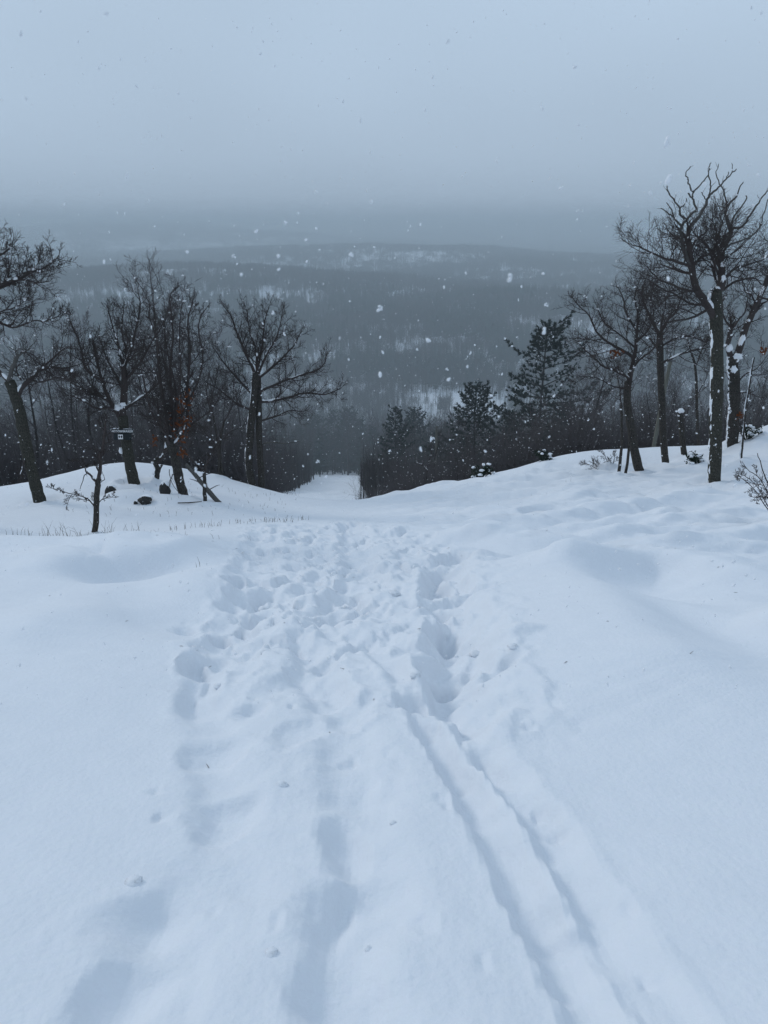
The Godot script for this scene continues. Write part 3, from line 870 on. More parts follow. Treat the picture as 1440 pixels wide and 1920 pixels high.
	ridge([[1.5, 14.0], [3.2, 15.4], [5.0, 17.0], [6.4, 18.3]], 0.2, 0.9, 0.35)
	ridge([[2.6, 12.2], [3.6, 12.0], [4.9, 12.9], [5.8, 13.6]], 0.15, 0.5, 0.2)
	ridge([[2.6, 9.6], [3.6, 9.3], [4.8, 9.6], [6.0, 9.0]], 0.16, 0.8, 0.22)
	ridge([[2.9, 5.6], [3.5, 5.0], [4.2, 4.6]], 0.10, 0.8, 0.3)
	# the scoop in the drift on the left and its lip
	ridge([[-4.6, 8.6], [-3.76, 9.35], [-3.3, 9.15], [-2.91, 9.05], [-2.75, 9.4], [-2.68, 9.8], [-2.3, 10.2]], 0.28, 1.0, 0.36)
	dent(-3.05, 8.3, 0.75, 0.6, 0.2, 0.26, 0.0)
	dent(-2.1, 6.4, 0.6, 1.2, 0.6, 0.16, 0.0)
	ridge([[-5.5, 7.6], [-4.2, 8.2], [-3.5, 8.9]], 0.2, 1.0, 0.5, 2.0)
	ridge([[-3.2, 5.0], [-2.6, 6.0], [-1.9, 7.6], [-1.7, 8.6]], 0.14, 0.8, 0.5, 2.0)
	dent(-4.7, 8.0, 0.8, 0.6, -0.5, 0.16, 0.0)
	ridge([[-7.5, 10.9], [-5.7, 10.2], [-4.33, 9.8], [-3.7, 9.8], [-3.0, 10.1], [-1.9, 11.5]], 0.14, 1.2, 0.35)
	# snow heaped over the rocks on the knoll
	dent(-6.2, 17.4, 0.9, 0.7, 0.0, -0.28, 0.0)
	dent(-5.0, 17.1, 0.7, 0.6, 0.0, -0.16, 0.0)
	# snow banked against the trunks
	for called in TRACED:
		var tr: Array = TRACED[called]
		if -float(tr[2]) < 22.5:
			dent(tr[0], -float(tr[2]) - 0.05, 0.38, 0.34, 0.0, -0.07, 0.0)
			dent(float(tr[0]) + 0.12, -float(tr[2]) - 0.28, 0.2, 0.16, 0.0, 0.05, 0.02)
	dent(-8.6, 18.0, 0.5, 0.4, 0.0, 0.10, 0.08)
	dent(-6.7, 19.3, 0.45, 0.4, 0.0, 0.10, 0.10)
	dent(3.3, 14.8, 0.5, 0.35, 0.4, 0.13, 0.07)
	dent(5.4, 14.0, 0.35, 0.5, 0.6, 0.12, 0.06)
	dent(3.1, 8.75, 0.35, 0.3, 0.2, 0.12, 0.05)

func build_terrain() -> void:
	broad.seed = 3
	broad.frequency = 0.35
	broad.fractal_octaves = 3
	drift.seed = 8
	drift.frequency = 0.5
	drift.fractal_octaves = 3
	land.seed = 14
	land.frequency = 0.0016
	land.fractal_octaves = 4
	crumb.seed = 61
	crumb.frequency = 4.0
	crumb.fractal_octaves = 3
	survey()
	build_relief()
	var ds := PackedFloat32Array()
	var d := -4.0
	while d < 0.7:
		ds.append(d)
		d += 0.12
	d = 0.7
	while d < 32.0:
		ds.append(d)
		d *= 1.0085
	while d < 7600.0:
		ds.append(d)
		d *= 1.026
	var cols := 760
	var rows := ds.size()
	var v := PackedVector3Array()
	var n := PackedVector3Array()
	v.resize(rows * cols)
	n.resize(rows * cols)
	for j in rows:
		var dd := ds[j]
		var wide := maxf(dd, 0.0) + 1.5
		for i in cols:
			var s := 2.0 * i / (cols - 1) - 1.0
			var x := (0.6 * s + 1.2 * pow(s, 7.0)) * wide
			v[j * cols + i] = Vector3(x, height(x, dd), -dd)
	for j in rows:
		for i in cols:
			var a := v[j * cols + maxi(i - 1, 0)]
			var b := v[j * cols + mini(i + 1, cols - 1)]
			var c := v[maxi(j - 1, 0) * cols + i]
			var e := v[mini(j + 1, rows - 1) * cols + i]
			n[j * cols + i] = (b - a).cross(e - c).normalized()
	var idx := PackedInt32Array()
	idx.resize((rows - 1) * (cols - 1) * 6)
	var k := 0
	for j in rows - 1:
		for i in cols - 1:
			var a := j * cols + i
			idx[k] = a
			idx[k + 1] = a + cols
			idx[k + 2] = a + 1
			idx[k + 3] = a + 1
			idx[k + 4] = a + cols
			idx[k + 5] = a + cols + 1
			k += 6
	var arrays := []
	arrays.resize(Mesh.ARRAY_MAX)
	arrays[Mesh.ARRAY_VERTEX] = v
	arrays[Mesh.ARRAY_NORMAL] = n
	arrays[Mesh.ARRAY_INDEX] = idx
	var m := ArrayMesh.new()
	m.add_surface_from_arrays(Mesh.PRIMITIVE_TRIANGLES, arrays)
	var o := part("snow_ground", m, M["snow"], self)
	o.set_meta("kind", "structure")
	o.set_meta("label", "snow-covered hilltop run falling away to the wooded valley")

func ground(x: float, d: float) -> Vector3:
	return Vector3(x, height(x, d), -d)

# ------------------------------------------------------------------ trees

# grows a branch and its own branches into s
func grow(s: Shape, p: Vector3, dir: Vector3, length: float, r: float, level: int, up := 0.12, crook := 0.22, density := 1.0) -> void:
	var steps := 4 if level >= 2 else (3 if level == 1 else 2)
	var pts := PackedVector3Array([p])
	var q := p
	var w := dir
	for i in steps:
		w = (w + rv() * crook + Vector3.UP * up).normalized()
		q += w * length / steps
		pts.append(q)
	s.tube(pts, tapered(r, maxf(r * 0.32, 0.0026), steps + 1), 4 if level >= 2 else 3)
	if level <= 0:
		return
	var kids := int(round((7.0 if level >= 2 else 7.5) * density * rng.randf_range(0.75, 1.25)))
	for k in kids:
		var t := (k + rng.randf_range(0.3, 1.0)) / kids
		if t < 0.12:
			continue
		var f := t * steps
		var i := mini(int(f), steps - 1)
		var at := pts[i].lerp(pts[i + 1], f - i)
		var along_ := (pts[i + 1] - pts[i]).normalized()
		var side := along_.cross(rv()).normalized()
		var kd := (along_ * rng.randf_range(0.45, 1.0) + side * rng.randf_range(0.55, 1.0)).normalized()
		grow(s, at, kd, length * rng.randf_range(0.32, 0.62) * (1.15 - 0.45 * t), maxf(r * 0.48 * (1.0 - 0.4 * t), 0.0034), level - 1, up, crook, density)

# twigs along a limb
func clothe(s: Shape, p: PackedVector3Array, r0: float, r1: float, spacing: float, reach: float, from_: float, level := 2) -> void:
	var total := 0.0
	for i in p.size() - 1:
		total += p[i].distance_to(p[i + 1])
	var next_ := total * from_
	var run := 0.0
	for i in p.size() - 1:
		var seg := p[i].distance_to(p[i + 1])
		while next_ < run + seg:
			var t := next_ / total
			var at := p[i].lerp(p[i + 1], (next_ - run) / seg)
			var along_ := (p[i + 1] - p[i]).normalized()
			var side := along_.cross(rv()).normalized()
			var kd := (along_ * rng.randf_range(0.4, 1.0) + side * rng.randf_range(0.6, 1.0)).normalized()
			var r := lerpf(r0, r1, t) * 0.5
			grow(s, at, kd, reach * rng.randf_range(0.5, 1.2) * (1.1 - 0.5 * t), clampf(r, 0.006, 0.016), level, 0.10, 0.26)
			next_ += spacing * rng.randf_range(0.6, 1.4)
		run += seg
	var e := p.size() - 1
	for k in 2:
		grow(s, p[e], ((p[e] - p[e - 1]).normalized() + rv() * 0.4).normalized(), reach * 0.4, maxf(r1 * 0.8, 0.005), 1)

# snow lying on the upper side of a limb, broken into lengths
func snow_on(s: Shape, p: PackedVector3Array, r: PackedFloat32Array, cover: float) -> void:
	var i := 0
	while i < p.size() - 1:
		if rng.randf() > cover:
			i += 1
			continue
		var n := rng.randi_range(2, 5)
		var pts := PackedVector3Array()
		var rad := PackedFloat32Array()
		for k in range(i, mini(i + n, p.size())):
			pts.append(p[k] + Vector3(rng.randf_range(-0.1, 0.1) * r[k], r[k] * rng.randf_range(0.45, 0.8), 0.15 * r[k]))
			rad.append(r[k] * rng.randf_range(0.62, 0.95))
		if pts.size() >= 2:
			rad[0] *= 0.3
			rad[rad.size() - 1] *= 0.25
			s.tube(pts, rad, 7, true)
		i += n

# snow blown onto the windward side of a trunk, thick and thin
func snow_side(s: Shape, p: PackedVector3Array, r: PackedFloat32Array, face: float, share: float) -> void:
	var n := FastNoiseLite.new()
	n.seed = rng.randi() % 1000
	n.frequency = 1.6
	n.fractal_octaves = 3
	var rows := []
	var steps := 9
	var sub := 4
	var total := (p.size() - 1) * sub
	for i in total + 1:
		var f := float(i) / sub
		var a := mini(int(f), p.size() - 2)
		var c := p[a].lerp(p[a + 1], f - a)
		var rr := lerpf(r[a], r[a + 1], f - a)
		var row := PackedVector3Array()
		for k in steps:
			var off := (float(k) / (steps - 1) - 0.5)
			var ang := face + off * 1.7
			var o := Vector3(cos(ang), 0, sin(ang))
			var h := 0.03 * (n.get_noise_3d(c.x * 1.5 + off * 0.8, c.y * 1.3, 3.0) + n.get_noise_3d(off * 6.0, c.y * 5.0, 9.0) * 0.7 + share - 3.2 * (off + 0.1) * (off + 0.1) + 0.35 * n.get_noise_2d(c.y * 2.2, 40.0))
			row.append(c + o * (rr * 0.97 + clampf(h, -0.008, 0.03)))
		rows.append(row)
	for i in total:
		for k in steps - 1:
			var a: Vector3 = rows[i][k]
			var b: Vector3 = rows[i][k + 1]
			var c: Vector3 = rows[i + 1][k]
			var d: Vector3 = rows[i + 1][k + 1]
			s.tri(a, c, b)
			s.tri(b, c, d)

# clumps of snow caught in forks and on twigs
func snow_clumps(s: Shape, spots: PackedVector3Array, count: int, lo: float, hi: float) -> void:
	for k in count:
		var at := spots[rng.randi() % spots.size()]
		var r := rng.randf_range(lo, hi)
		s.blob(at + Vector3(0, r * 0.4, 0), Vector3(r * rng.randf_range(0.8, 1.8), r * rng.randf_range(0.5, 0.9), r), rng.randi(), 0.3)

func leaf_bunch(s: Shape, c: Vector3, size: Vector3, count: int, leaf := 0.07) -> void:
	for k in count:
		var o := rv()
		while o.length() > 1.0:
			o = rv()
		var at := c + o * size
		var a := rv().normalized() * leaf * rng.randf_range(0.6, 1.2)
		var b := a.cross(rv()).normalized() * leaf * 0.45
		var fold := a.cross(b).normalized() * leaf * 0.2
		s.tri(at - a, at + b + fold, at + a)
		s.tri(at - a, at + a, at - b + fold)

const TREE_INFO := {
	"tall_oak": ["tallest oak, with bare dead antler-like top branches and a snow-streaked thick trunk", 0.19, 1.0],
	"forked_oak": ["thick forked oak with snow caught in its fork, just behind the tallest oak", 0.22, 0.9],
	"slender_oak": ["straight slender oak on the right bank beside the leaning grey pole", 0.17, 0.85],
	"spreading_oak": ["leaning oak with crooked spreading limbs, one orange leaf tuft and snow in its forks", 0.15, 0.85],
	"twin_sapling": ["pair of thin stems growing close together beside the leaning spreading oak", 0.2, 0.5],
	"snow_capped_snag": ["short broken-topped trunk between the slender oak and the tallest oak", 0.25, 0.5],
	"snowy_sapling": ["thin snow-streaked sapling at the foot of the snow bank beside the forked oak", 0.25, 0.4],
	"thin_oak": ["thin dark tree behind and left of the tallest oak's trunk", 0.2, 0.7],
	"broken_oak": ["leaning oak with a broken stub and snow-topped limb at the knoll's left edge", 0.13, 0.75],
	"edge_oak": ["oak mostly out of frame whose twiggy branches reach in at the left edge", 0.10, 0.55],
	"sign_oak": ["thick leaning oak on the knoll that carries the trail sign", 0.13, 0.6],
	"shoot_oak": ["leaning oak on the knoll with many upright shoots and clusters of orange leaves", 0.16, 0.45],
	"bent_oak": ["small bent trunk with a snow-topped limb between the sign oak and the shoot-topped oak", 0.2, 0.5],
	"fork_sapling": ["small forked sapling standing beside the fallen log on the knoll", 0.18, 0.4],
	"near_sapling": ["small dark sapling standing alone in front of the knoll, the nearest tree on the left", 0.12, 0.35],
	"crown_oak": ["twin-trunked oak with a wide fan-shaped crown at the right end of the knoll", 0.12, 0.68],
	"double_sapling": ["two thin dark stems between the fallen log and the twin-trunked oak", 0.2, 0.6],
	"bare_shrub": ["low bare shrub in the snow at the foot of the leaning spreading oak", 0.12, 0.4],
	"edge_shrub": ["bare shrub reaching its twigs in at the right edge over open snow", 0.3, 0.3],
	"pale_stump_tree": ["small pale snow-streaked crooked tree just below the crest right of the run", 0.2, 0.35],
}

func build_traced_trees() -> void:
	for called in TRACED:
		var t: Array = TRACED[called]
		var info: Array = TREE_INFO[called]
		var at := ground(t[0], -float(t[2]))
		var o := thing(called, info[0], "shrub" if called.ends_with("shrub") else "tree", at, "bare oaks and saplings round the hilltop")
		var lift: float = t[1] - at.y
		var wood := Shape.new()
		var crown := Shape.new()
		var dead := Shape.new()
		var snow := Shape.new()
		var forks := PackedVector3Array()
		var first := true
		for limb in t[3]:
			var raw: Array = limb[3]
			var pts := PackedVector3Array()
			for i in range(0, raw.size(), 3):
				pts.append(Vector3(raw[i], raw[i + 1] + lift, raw[i + 2]))
			var kind: String = limb[2]
			var slim := 0.95 if kind == "t" or kind == "w" else 0.84
			var r0: float = limb[0] * slim
			var r1: float = limb[1] * slim
			var len_ := pts[0].distance_to(pts[-1])
			var stem := first or kind == "t" or kind == "w"
			if stem and pts[0].y < 0.6:
				pts.insert(0, pts[0] + (pts[0] - pts[1]).normalized() * 0.1 + Vector3(0, -0.35, 0))
			var fine := curve(pts, 5 if stem else 4, (0.008 if stem else 0.012) if kind != "b" else 0.016)
			var rad := tapered(r0, r1, fine.size(), 0.05 if stem else 0.1)
			if stem:
				rad[0] = r0 * 1.25
				rad[1] = r0 * 1.12
				wood.tube(fine, rad, 12 if r0 > 0.08 else 7, true)
				if r0 > 0.1:
					# root flare and ridges of bark
					for k in 5:
						var a := TAU * k / 5 + rng.randf()
						var f := Vector3(cos(a), 0, sin(a))
						var b := fine[mini(5, fine.size() - 1)]
						wood.tube(PackedVector3Array([b + f * r0 * 0.5, (fine[2] + b) * 0.5 + f * r0 * 0.75, fine[1] + f * r0 * 1.15 + Vector3(0, -0.1, 0)]), PackedFloat32Array([r0 * 0.3, r0 * 0.36, r0 * 0.3]), 6)
			elif kind == "b":
				dead.tube(fine, rad, 6, true)
				if r0 < 0.05:
					for k in int(len_ * 3.0):
						var i := rng.randi_range(1, fine.size() - 2)
						grow(dead, fine[i], ((fine[i] - fine[i - 1]).normalized() + rv()).normalized(), rng.randf_range(0.04, 0.2), rad[i] * 0.55, 0)
			else:
				crown.tube(fine, rad, 8 if r0 > 0.05 else 6)
				if len_ > 0.35:
					clothe(crown, fine, r0, r1, info[1] * 0.85, info[2] * clampf(len_, 0.5, 1.15), 0.12 if kind == "l" else 0.4)
			for i in range(1, fine.size() - 1, 2):
				var slope := absf((fine[i + 1] - fine[i]).normalized().y)
				forks.append(fine[i] + (Vector3(0, rad[i] * 0.8, 0) if slope < 0.75 else Vector3(-0.85, 0.1, 0.4) * rad[i]))
			if kind == "w":
				snow_side(snow, fine, rad, PI + 0.25, 0.15 if r0 > 0.14 else 0.22)
			elif kind == "s":
				snow_on(snow, fine, rad, 0.75)
			elif kind == "l" and r0 > 0.04:
				snow_on(snow, fine.slice(0, int(fine.size() * 0.7)), rad, 0.28)
			first = false
		if wood.idx.is_empty() and crown.idx.is_empty():
			continue
		if not wood.idx.is_empty():
			part("trunk", wood.mesh(), M["mossy_bark"] if called in ["tall_oak", "sign_oak", "broken_oak"] else M["oak_bark"], o)
		if not crown.idx.is_empty():
			part("crown", crown.mesh(), M["twig"], o)
		if not dead.idx.is_empty():
			part("dead_branches", dead.mesh(), M["dead_wood"], o)
		if not called.ends_with("shrub"):
			snow_clumps(snow, forks, 6 if called.contains("sapling") else 26, 0.008, 0.034)
		if called == "forked_oak":
			snow.blob(Vector3(-0.7, 3.32 + lift, 0.17), Vector3(0.08, 0.11, 0.06), 4, 0.35, 8, 12)
			snow.blob(Vector3(-0.42, 3.08 + lift, 0.12), Vector3(0.14, 0.08, 0.08), 5, 0.35, 8, 12)
			snow.blob(Vector3(-0.47, 2.72 + lift, 0.13), Vector3(0.1, 0.1, 0.05), 6, 0.35, 8, 12)
		if called == "snow_capped_snag":
			snow.blob(Vector3(-0.34, 1.63 + lift, 0.02), Vector3(0.1, 0.08, 0.1), 8, 0.15, 6, 10)
		if called == "sign_oak":
			snow.blob(Vector3(-0.13, 2.12 + lift, 0.12), Vector3(0.1, 0.07, 0.07), 3, 0.3, 6, 9)
			snow.blob(Vector3(0.02, 2.2 + lift, 0.1), Vector3(0.09, 0.05, 0.06), 31, 0.3, 6, 9)
			snow.blob(Vector3(-0.2, 0.95 + lift, 0.05), Vector3(0.05, 0.09, 0.05), 32, 0.3, 6, 9)
		if not snow.idx.is_empty():
			stuff(part("clinging_snow", snow.mesh(), M["clinging_snow"], o))
		var leaves := Shape.new()
		if called == "shoot_oak":
			leaf_bunch(leaves, Vector3(0.15, 2.1 + lift, 0.1), Vector3(0.32, 0.3, 0.3), 36)
			leaf_bunch(leaves, Vector3(0.05, 1.75 + lift, 0.0), Vector3(0.25, 0.3, 0.3), 24)
			leaf_bunch(leaves, Vector3(0.1, 1.35 + lift, 0.2), Vector3(0.2, 0.25, 0.2), 16)
			leaf_bunch(leaves, Vector3(-0.55, 1.55 + lift, 0.2), Vector3(0.15, 0.15, 0.2), 13)
			leaf_bunch(leaves, Vector3(0.3, 2.55 + lift, 0.2), Vector3(0.25, 0.25, 0.2), 18)
		elif called == "spreading_oak":
			leaf_bunch(leaves, Vector3(-1.27, 3.46 + lift, 0.5), Vector3(0.12, 0.12, 0.12), 26)
			leaf_bunch(leaves, Vector3(-1.05, 3.5 + lift, 0.4), Vector3(0.12, 0.06, 0.12), 8)
		elif called == "forked_oak":
			leaf_bunch(leaves, Vector3(0.22, 3.25 + lift, 0.2), Vector3(0.12, 0.1, 0.12), 16)
			leaf_bunch(leaves, Vector3(-0.1, 1.4 + lift, 0.25), Vector3(0.12, 0.15, 0.1), 14)
		if not leaves.idx.is_empty():
			var l := part("dead_leaves", leaves.mesh(), M["dead_leaf"], o)
			l.set_meta("label", "cluster of orange dead leaves")
			stuff(l)

# ------------------------------------------------------------------ sign, rocks, log, grass

func build_sign() -> void:
	var t: Array = TRACED["sign_oak"]
	var at := Vector3(t[0] - 0.05, t[1] + 1.52, t[2] + 0.2)
	var o := thing("trail_sign", "dark wooden trail sign with white lettering and two black diamonds nailed to an oak", "sign", at)
	o.rotation_degrees = Vector3(-8, 6, -2)
	var b := BoxMesh.new()
	b.size = Vector3(0.54, 0.11, 0.03)
	part("name_board", b, M["sign_board"], o)
	var c := BoxMesh.new()
	c.size = Vector3(0.44, 0.16, 0.028)
	var lower := part("rating_board", c, M["sign_board"], o)
	lower.position = Vector3(0.0, -0.145, 0.0)
	var text := TextMesh.new()
	var f := SystemFont.new()
	f.font_names = PackedStringArray(["Droid Sans"])
	f.font_weight = 700
	text.font = f
	text.text = "WIDOWMAKER"
	text.font_size = 64
	text.pixel_size = 0.0012
	text.depth = 0.004
	var l := part("lettering", text, M["white_paint"], o.get_child(0))
	l.position = Vector3(0, 0, 0.0175)
	var plate := BoxMesh.new()
	plate.size = Vector3(0.12, 0.12, 0.006)
	var pl := part("diamond_plate", plate, M["white_paint"], lower)
	pl.position = Vector3(-0.05, 0.0, 0.0175)
	for k in [-1, 1]:
		var q := Shape.new()
		var w := 0.024
		var h := 0.04
		var z := 0.003
		for s in [0, 1]:
			q.tri(Vector3(0, h, z), Vector3(w, 0, z), Vector3(-w, 0, z))
			q.tri(Vector3(0, -h, z), Vector3(-w, 0, z), Vector3(w, 0, z))
			break
		for e in [[Vector2(0, h), Vector2(w, 0)], [Vector2(w, 0), Vector2(0, -h)], [Vector2(0, -h), Vector2(-w, 0)], [Vector2(-w, 0), Vector2(0, h)]]:
			var a := Vector3(e[0].x, e[0].y, z)
			var d := Vector3(e[1].x, e[1].y, z)
			q.tri(a, a - Vector3(0, 0, z), d)
			q.tri(d, a - Vector3(0, 0, z), d - Vector3(0, 0, z))
		var dm := part("black_diamond", q.mesh(), M["black_paint"], lower)
		dm.position = Vector3(-0.05 + k * 0.028, 0.004, 0.0225)
	var sn := Shape.new()
	sn.tube(PackedVector3Array([Vector3(-0.26, 0.06, 0), Vector3(-0.2, 0.07, 0), Vector3(-0.12, 0.068, 0), Vector3(-0.08, 0.058, 0)]), PackedFloat32Array([0.006, 0.016, 0.015, 0.006]), 7, true)
	sn.tube(PackedVector3Array([Vector3(0.02, 0.058, 0), Vector3(0.12, 0.062, 0), Vector3(0.25, 0.058, 0)]), PackedFloat32Array([0.004, 0.008, 0.004]), 7, true)
	part("snow_cap", sn.mesh(), M["clinging_snow"], o)

func rock(label: String, x: float, d: float, size: Vector3, sink: float, seed_: int) -> void:
	var s := Shape.new()
	s.blob(Vector3.ZERO, size, seed_, 0.22, 7, 10)
	var o := thing("rock", label, "rock", ground(x, d) + Vector3(0, size.y * sink, 0), "dark rocks showing through the snow on the knoll")
	part("stone", s.mesh(), M["rock"], o)
	var c := Shape.new()
	c.blob(Vector3(size.x * 0.1, size.y * 0.62, -size.z * 0.45), Vector3(size.x * 0.95, size.y * 0.5, size.z * 0.8), seed_ + 5, 0.12, 6, 10)
	part("snow_cap", c.mesh(), M["clinging_snow"], o)

func blades(s: Shape, x: float, d: float, count: int, spread: float, lo: float, hi: float, thick := 0.0035) -> void:
	for k in count:
		var px := x + rng.randf_range(-1, 1) * spread
		var pd := d + rng.randf_range(-0.4, 0.4) * spread
		var b := ground(px, pd)
		var h := rng.randf_range(lo, hi)
		var lean := rv() * 0.45
		lean.y = 1.0
		var m := b + lean.normalized() * h * 0.55
		var tip := m + (lean.normalized() + rv() * 0.5).normalized() * h * 0.5
		s.tube(PackedVector3Array([b - Vector3(0, 0.03, 0), m, tip]), PackedFloat32Array([thick, thick * 0.8, thick * 0.3]), 3)
		if rng.randf() < 0.4:
			s.tube(PackedVector3Array([m, m + (rv() + Vector3.UP * 0.5) * h * 0.35]), PackedFloat32Array([thick * 0.7, thick * 0.3]), 3)

func build_ground_details() -> void:
	rock("dark rounded rock standing out of the snow below the shoot-topped oak", -5.36, 17.55, Vector3(0.13, 0.2, 0.14), 0.55, 12)
	rock("low dark rock nearest the front of the knoll, left of the rounded rock", -5.6, 16.75, Vector3(0.16, 0.12, 0.14), 0.45, 40)
	rock("dark rock under a snow cap on the left of the heaped snow", -6.98, 18.3, Vector3(0.13, 0.13, 0.14), 0.5, 55)
	rock("small dark stone tip beside the low dark rock", -5.82, 16.72, Vector3(0.05, 0.05, 0.06), 0.4, 61)
	# fallen log leaning on the sapling
	var a := ground(-4.1, 17.3) + Vector3(0.05, 0.02, 0)
	var lg := thing("fallen_log", "bare grey fallen log leaning up across the forked sapling", "log", a)
	var s := Shape.new()
	var top := Vector3(-0.72, 0.86, -0.2)
	var line := curve(PackedVector3Array([Vector3(0.08, -0.08, 0.03), Vector3(-0.25, 0.3, -0.05), Vector3(-0.5, 0.62, -0.12), top]), 4, 0.008)
	s.tube(line, tapered(0.062, 0.045, line.size(), 0.08), 8, true)
	for q in [[0.35, 0.2], [0.5, -0.2], [0.65, 0.25], [0.8, 0.1]]:
		var at: Vector3 = Vector3(0.08, -0.08, 0).lerp(top, q[0])
		s.tube(PackedVector3Array([at, at + Vector3(q[1], 0.12, 0.05), at + Vector3(q[1] * 1.5, 0.16, 0.08)]), PackedFloat32Array([0.014, 0.01, 0.005]), 5)
	part("stem", s.mesh(), M["dead_wood"], lg)
	var stick := Shape.new()
	var sa := ground(-4.55, 16.6)
	stick.tube(PackedVector3Array([Vector3(-0.25, 0.03, 0), Vector3(0, 0.04, 0.02), Vector3(0.3, 0.05, -0.04)]), PackedFloat32Array([0.012, 0.015, 0.008]), 5)
	var so := part("fallen_stick", stick.mesh(), M["oak_bark"], self)
	so.position = sa
	tag(so, "thin dark stick lying on the snow in front of the forked sapling", "stick")
	# dry grass through the snow
	var g := Shape.new()
	for p in [[-6.0, 11.2], [-5.7, 10.9], [-5.3, 10.6], [-5.0, 10.5], [-4.7, 10.4], [-4.4, 10.4], [-4.15, 10.45], [-3.9, 10.6], [-3.6, 10.7], [-3.3, 10.9]]:
		blades(g, p[0], p[1], 6, 0.28, 0.03, 0.2, 0.003)
	for p in [[-5.5, 12.3], [-5.0, 12.4], [-4.6, 12.4], [-4.3, 12.2], [-5.8, 12.0], [-4.8, 12.0]]:
		blades(g, p[0], p[1], 5, 0.2, 0.08, 0.36, 0.003)
	for k in 90:
		var u := rng.randf()
		blades(g, lerpf(-3.9, -1.6, u), lerpf(12.9, 14.3, u) + rng.randf_range(-0.25, 0.25), 1, 0.12, 0.03, 0.13)
	for k in 120:
		blades(g, rng.randf_range(-7.0, -2.2), rng.randf_range(15.0, 20.0), 1, 0.2, 0.02, 0.12)
	for p in [[-3.0, 8.1], [-2.2, 8.3], [-2.6, 10.9], [-2.2, 11.3], [-3.1, 11.0], [3.6, 17.5], [6.2, 16.6], [7.4, 16.2], [8.6, 15.3], [5.0, 19.5]]:
		blades(g, p[0], p[1], 2, 0.06, 0.06, 0.16, 0.003)
	for k in 46:
		var bx := rng.randf_range(-3.5, 4.0)
		var bd := rng.randf_range(2.2, 11.0)
		var b := ground(bx, bd) + Vector3(0, 0.002, 0)
		var e := Vector3(rng.randf_range(-1, 1), 0.1, rng.randf_range(-1, 1)).normalized() * rng.randf_range(0.006, 0.03)
		g.tube(PackedVector3Array([b - e, b + Vector3(0, 0.003, 0), b + e]), PackedFloat32Array([0.0012, 0.002, 0.001]), 3)
	var go := part("dry_grass", g.mesh(), M["dry_grass"], self)
	go.set_meta("kind", "stuff")
	go.set_meta("label", "dry grass stems and bits poking through the snow")
	go.set_meta("category", "grass")
	# crumbs of snow rolled out by boots
	var first: Node3D = null
	for p in [[-0.46, 2.78, 0.02], [0.04, 2.46, 0.012], [-0.88, 2.04, 0.024], [-0.34, 1.68, 0.016], [-0.05, 1.76, 0.01], [-1.5, 5.2, 0.03], [-0.9, 5.0, 0.03], [-1.1, 4.3, 0.025], [0.2, 4.2, 0.03], [0.7, 5.0, 0.04], [-0.3, 6.4, 0.04], [0.1, 7.0, 0.05], [-1.2, 6.8, 0.05], [0.6, 6.3, 0.04], [-0.6, 7.6, 0.06], [0.9, 4.6, 0.03]]:
		var sp := ground(p[0], p[1]) + Vector3(0, p[2] * 0.05, 0)
		var text := "small rounded lump of snow lying on the trampled run"
		if first == null:
			var b := Shape.new()
			b.blob(Vector3.ZERO, Vector3(1.3, 0.6, 1.1), 19, 0.3, 8, 12)
			first = part("snow_lump", b.mesh(), M["snow"], self)
			first.position = sp
			first.scale = Vector3.ONE * p[2]
			tag(first, text, "snow lump", "lumps of snow on the trampled run")
		else:
			copy_of(first, sp, rng.randf() * TAU, p[2], text, "lumps of snow on the trampled run")
	# two young evergreens bowed under snow at the crest, and one on the bank
	for q in [["snow-laden young evergreen at the crest, nearest the run", 3.05, 22.6, 0.5], ["snow-laden young evergreen at the crest below the tallest pine", 5.35, 24.4, 0.45], ["snow-topped bush on the bank at the right edge", 10.7, 21.6, 0.6], ["snow-topped dark bush left of the tallest oak's trunk", 8.75, 20.6, 0.35]]:
		var at := ground(q[1], q[2])
		var o := thing("snowy_bush", q[0], "bush", at, "snow-laden bushes along the crest")
		var bs := Shape.new()
		var ws := Shape.new()
		for k in 26:
			var dir := (rv() + Vector3.UP * 0.7).normalized()
			var e: Vector3 = dir * q[3] * rng.randf_range(0.5, 1.0)
			bs.tube(PackedVector3Array([Vector3(0, -0.1, 0), e * 0.5 + Vector3(0, 0.06, 0), e]), PackedFloat32Array([0.012, 0.01, 0.004]), 4)
			leaf_bunch(bs, e * 0.85, Vector3.ONE * 0.1, 10, 0.05)
			if k % 2 == 0:
				ws.blob(e * 0.9 + Vector3(0, 0.04, 0), Vector3(rng.randf_range(0.05, 0.1), 0.04, 0.06), k, 0.3)
		stuff(part("foliage", bs.mesh(), M["needles"], o))
		stuff(part("snow_load", ws.mesh(), M["clinging_snow"], o))

# ------------------------------------------------------------------ pines

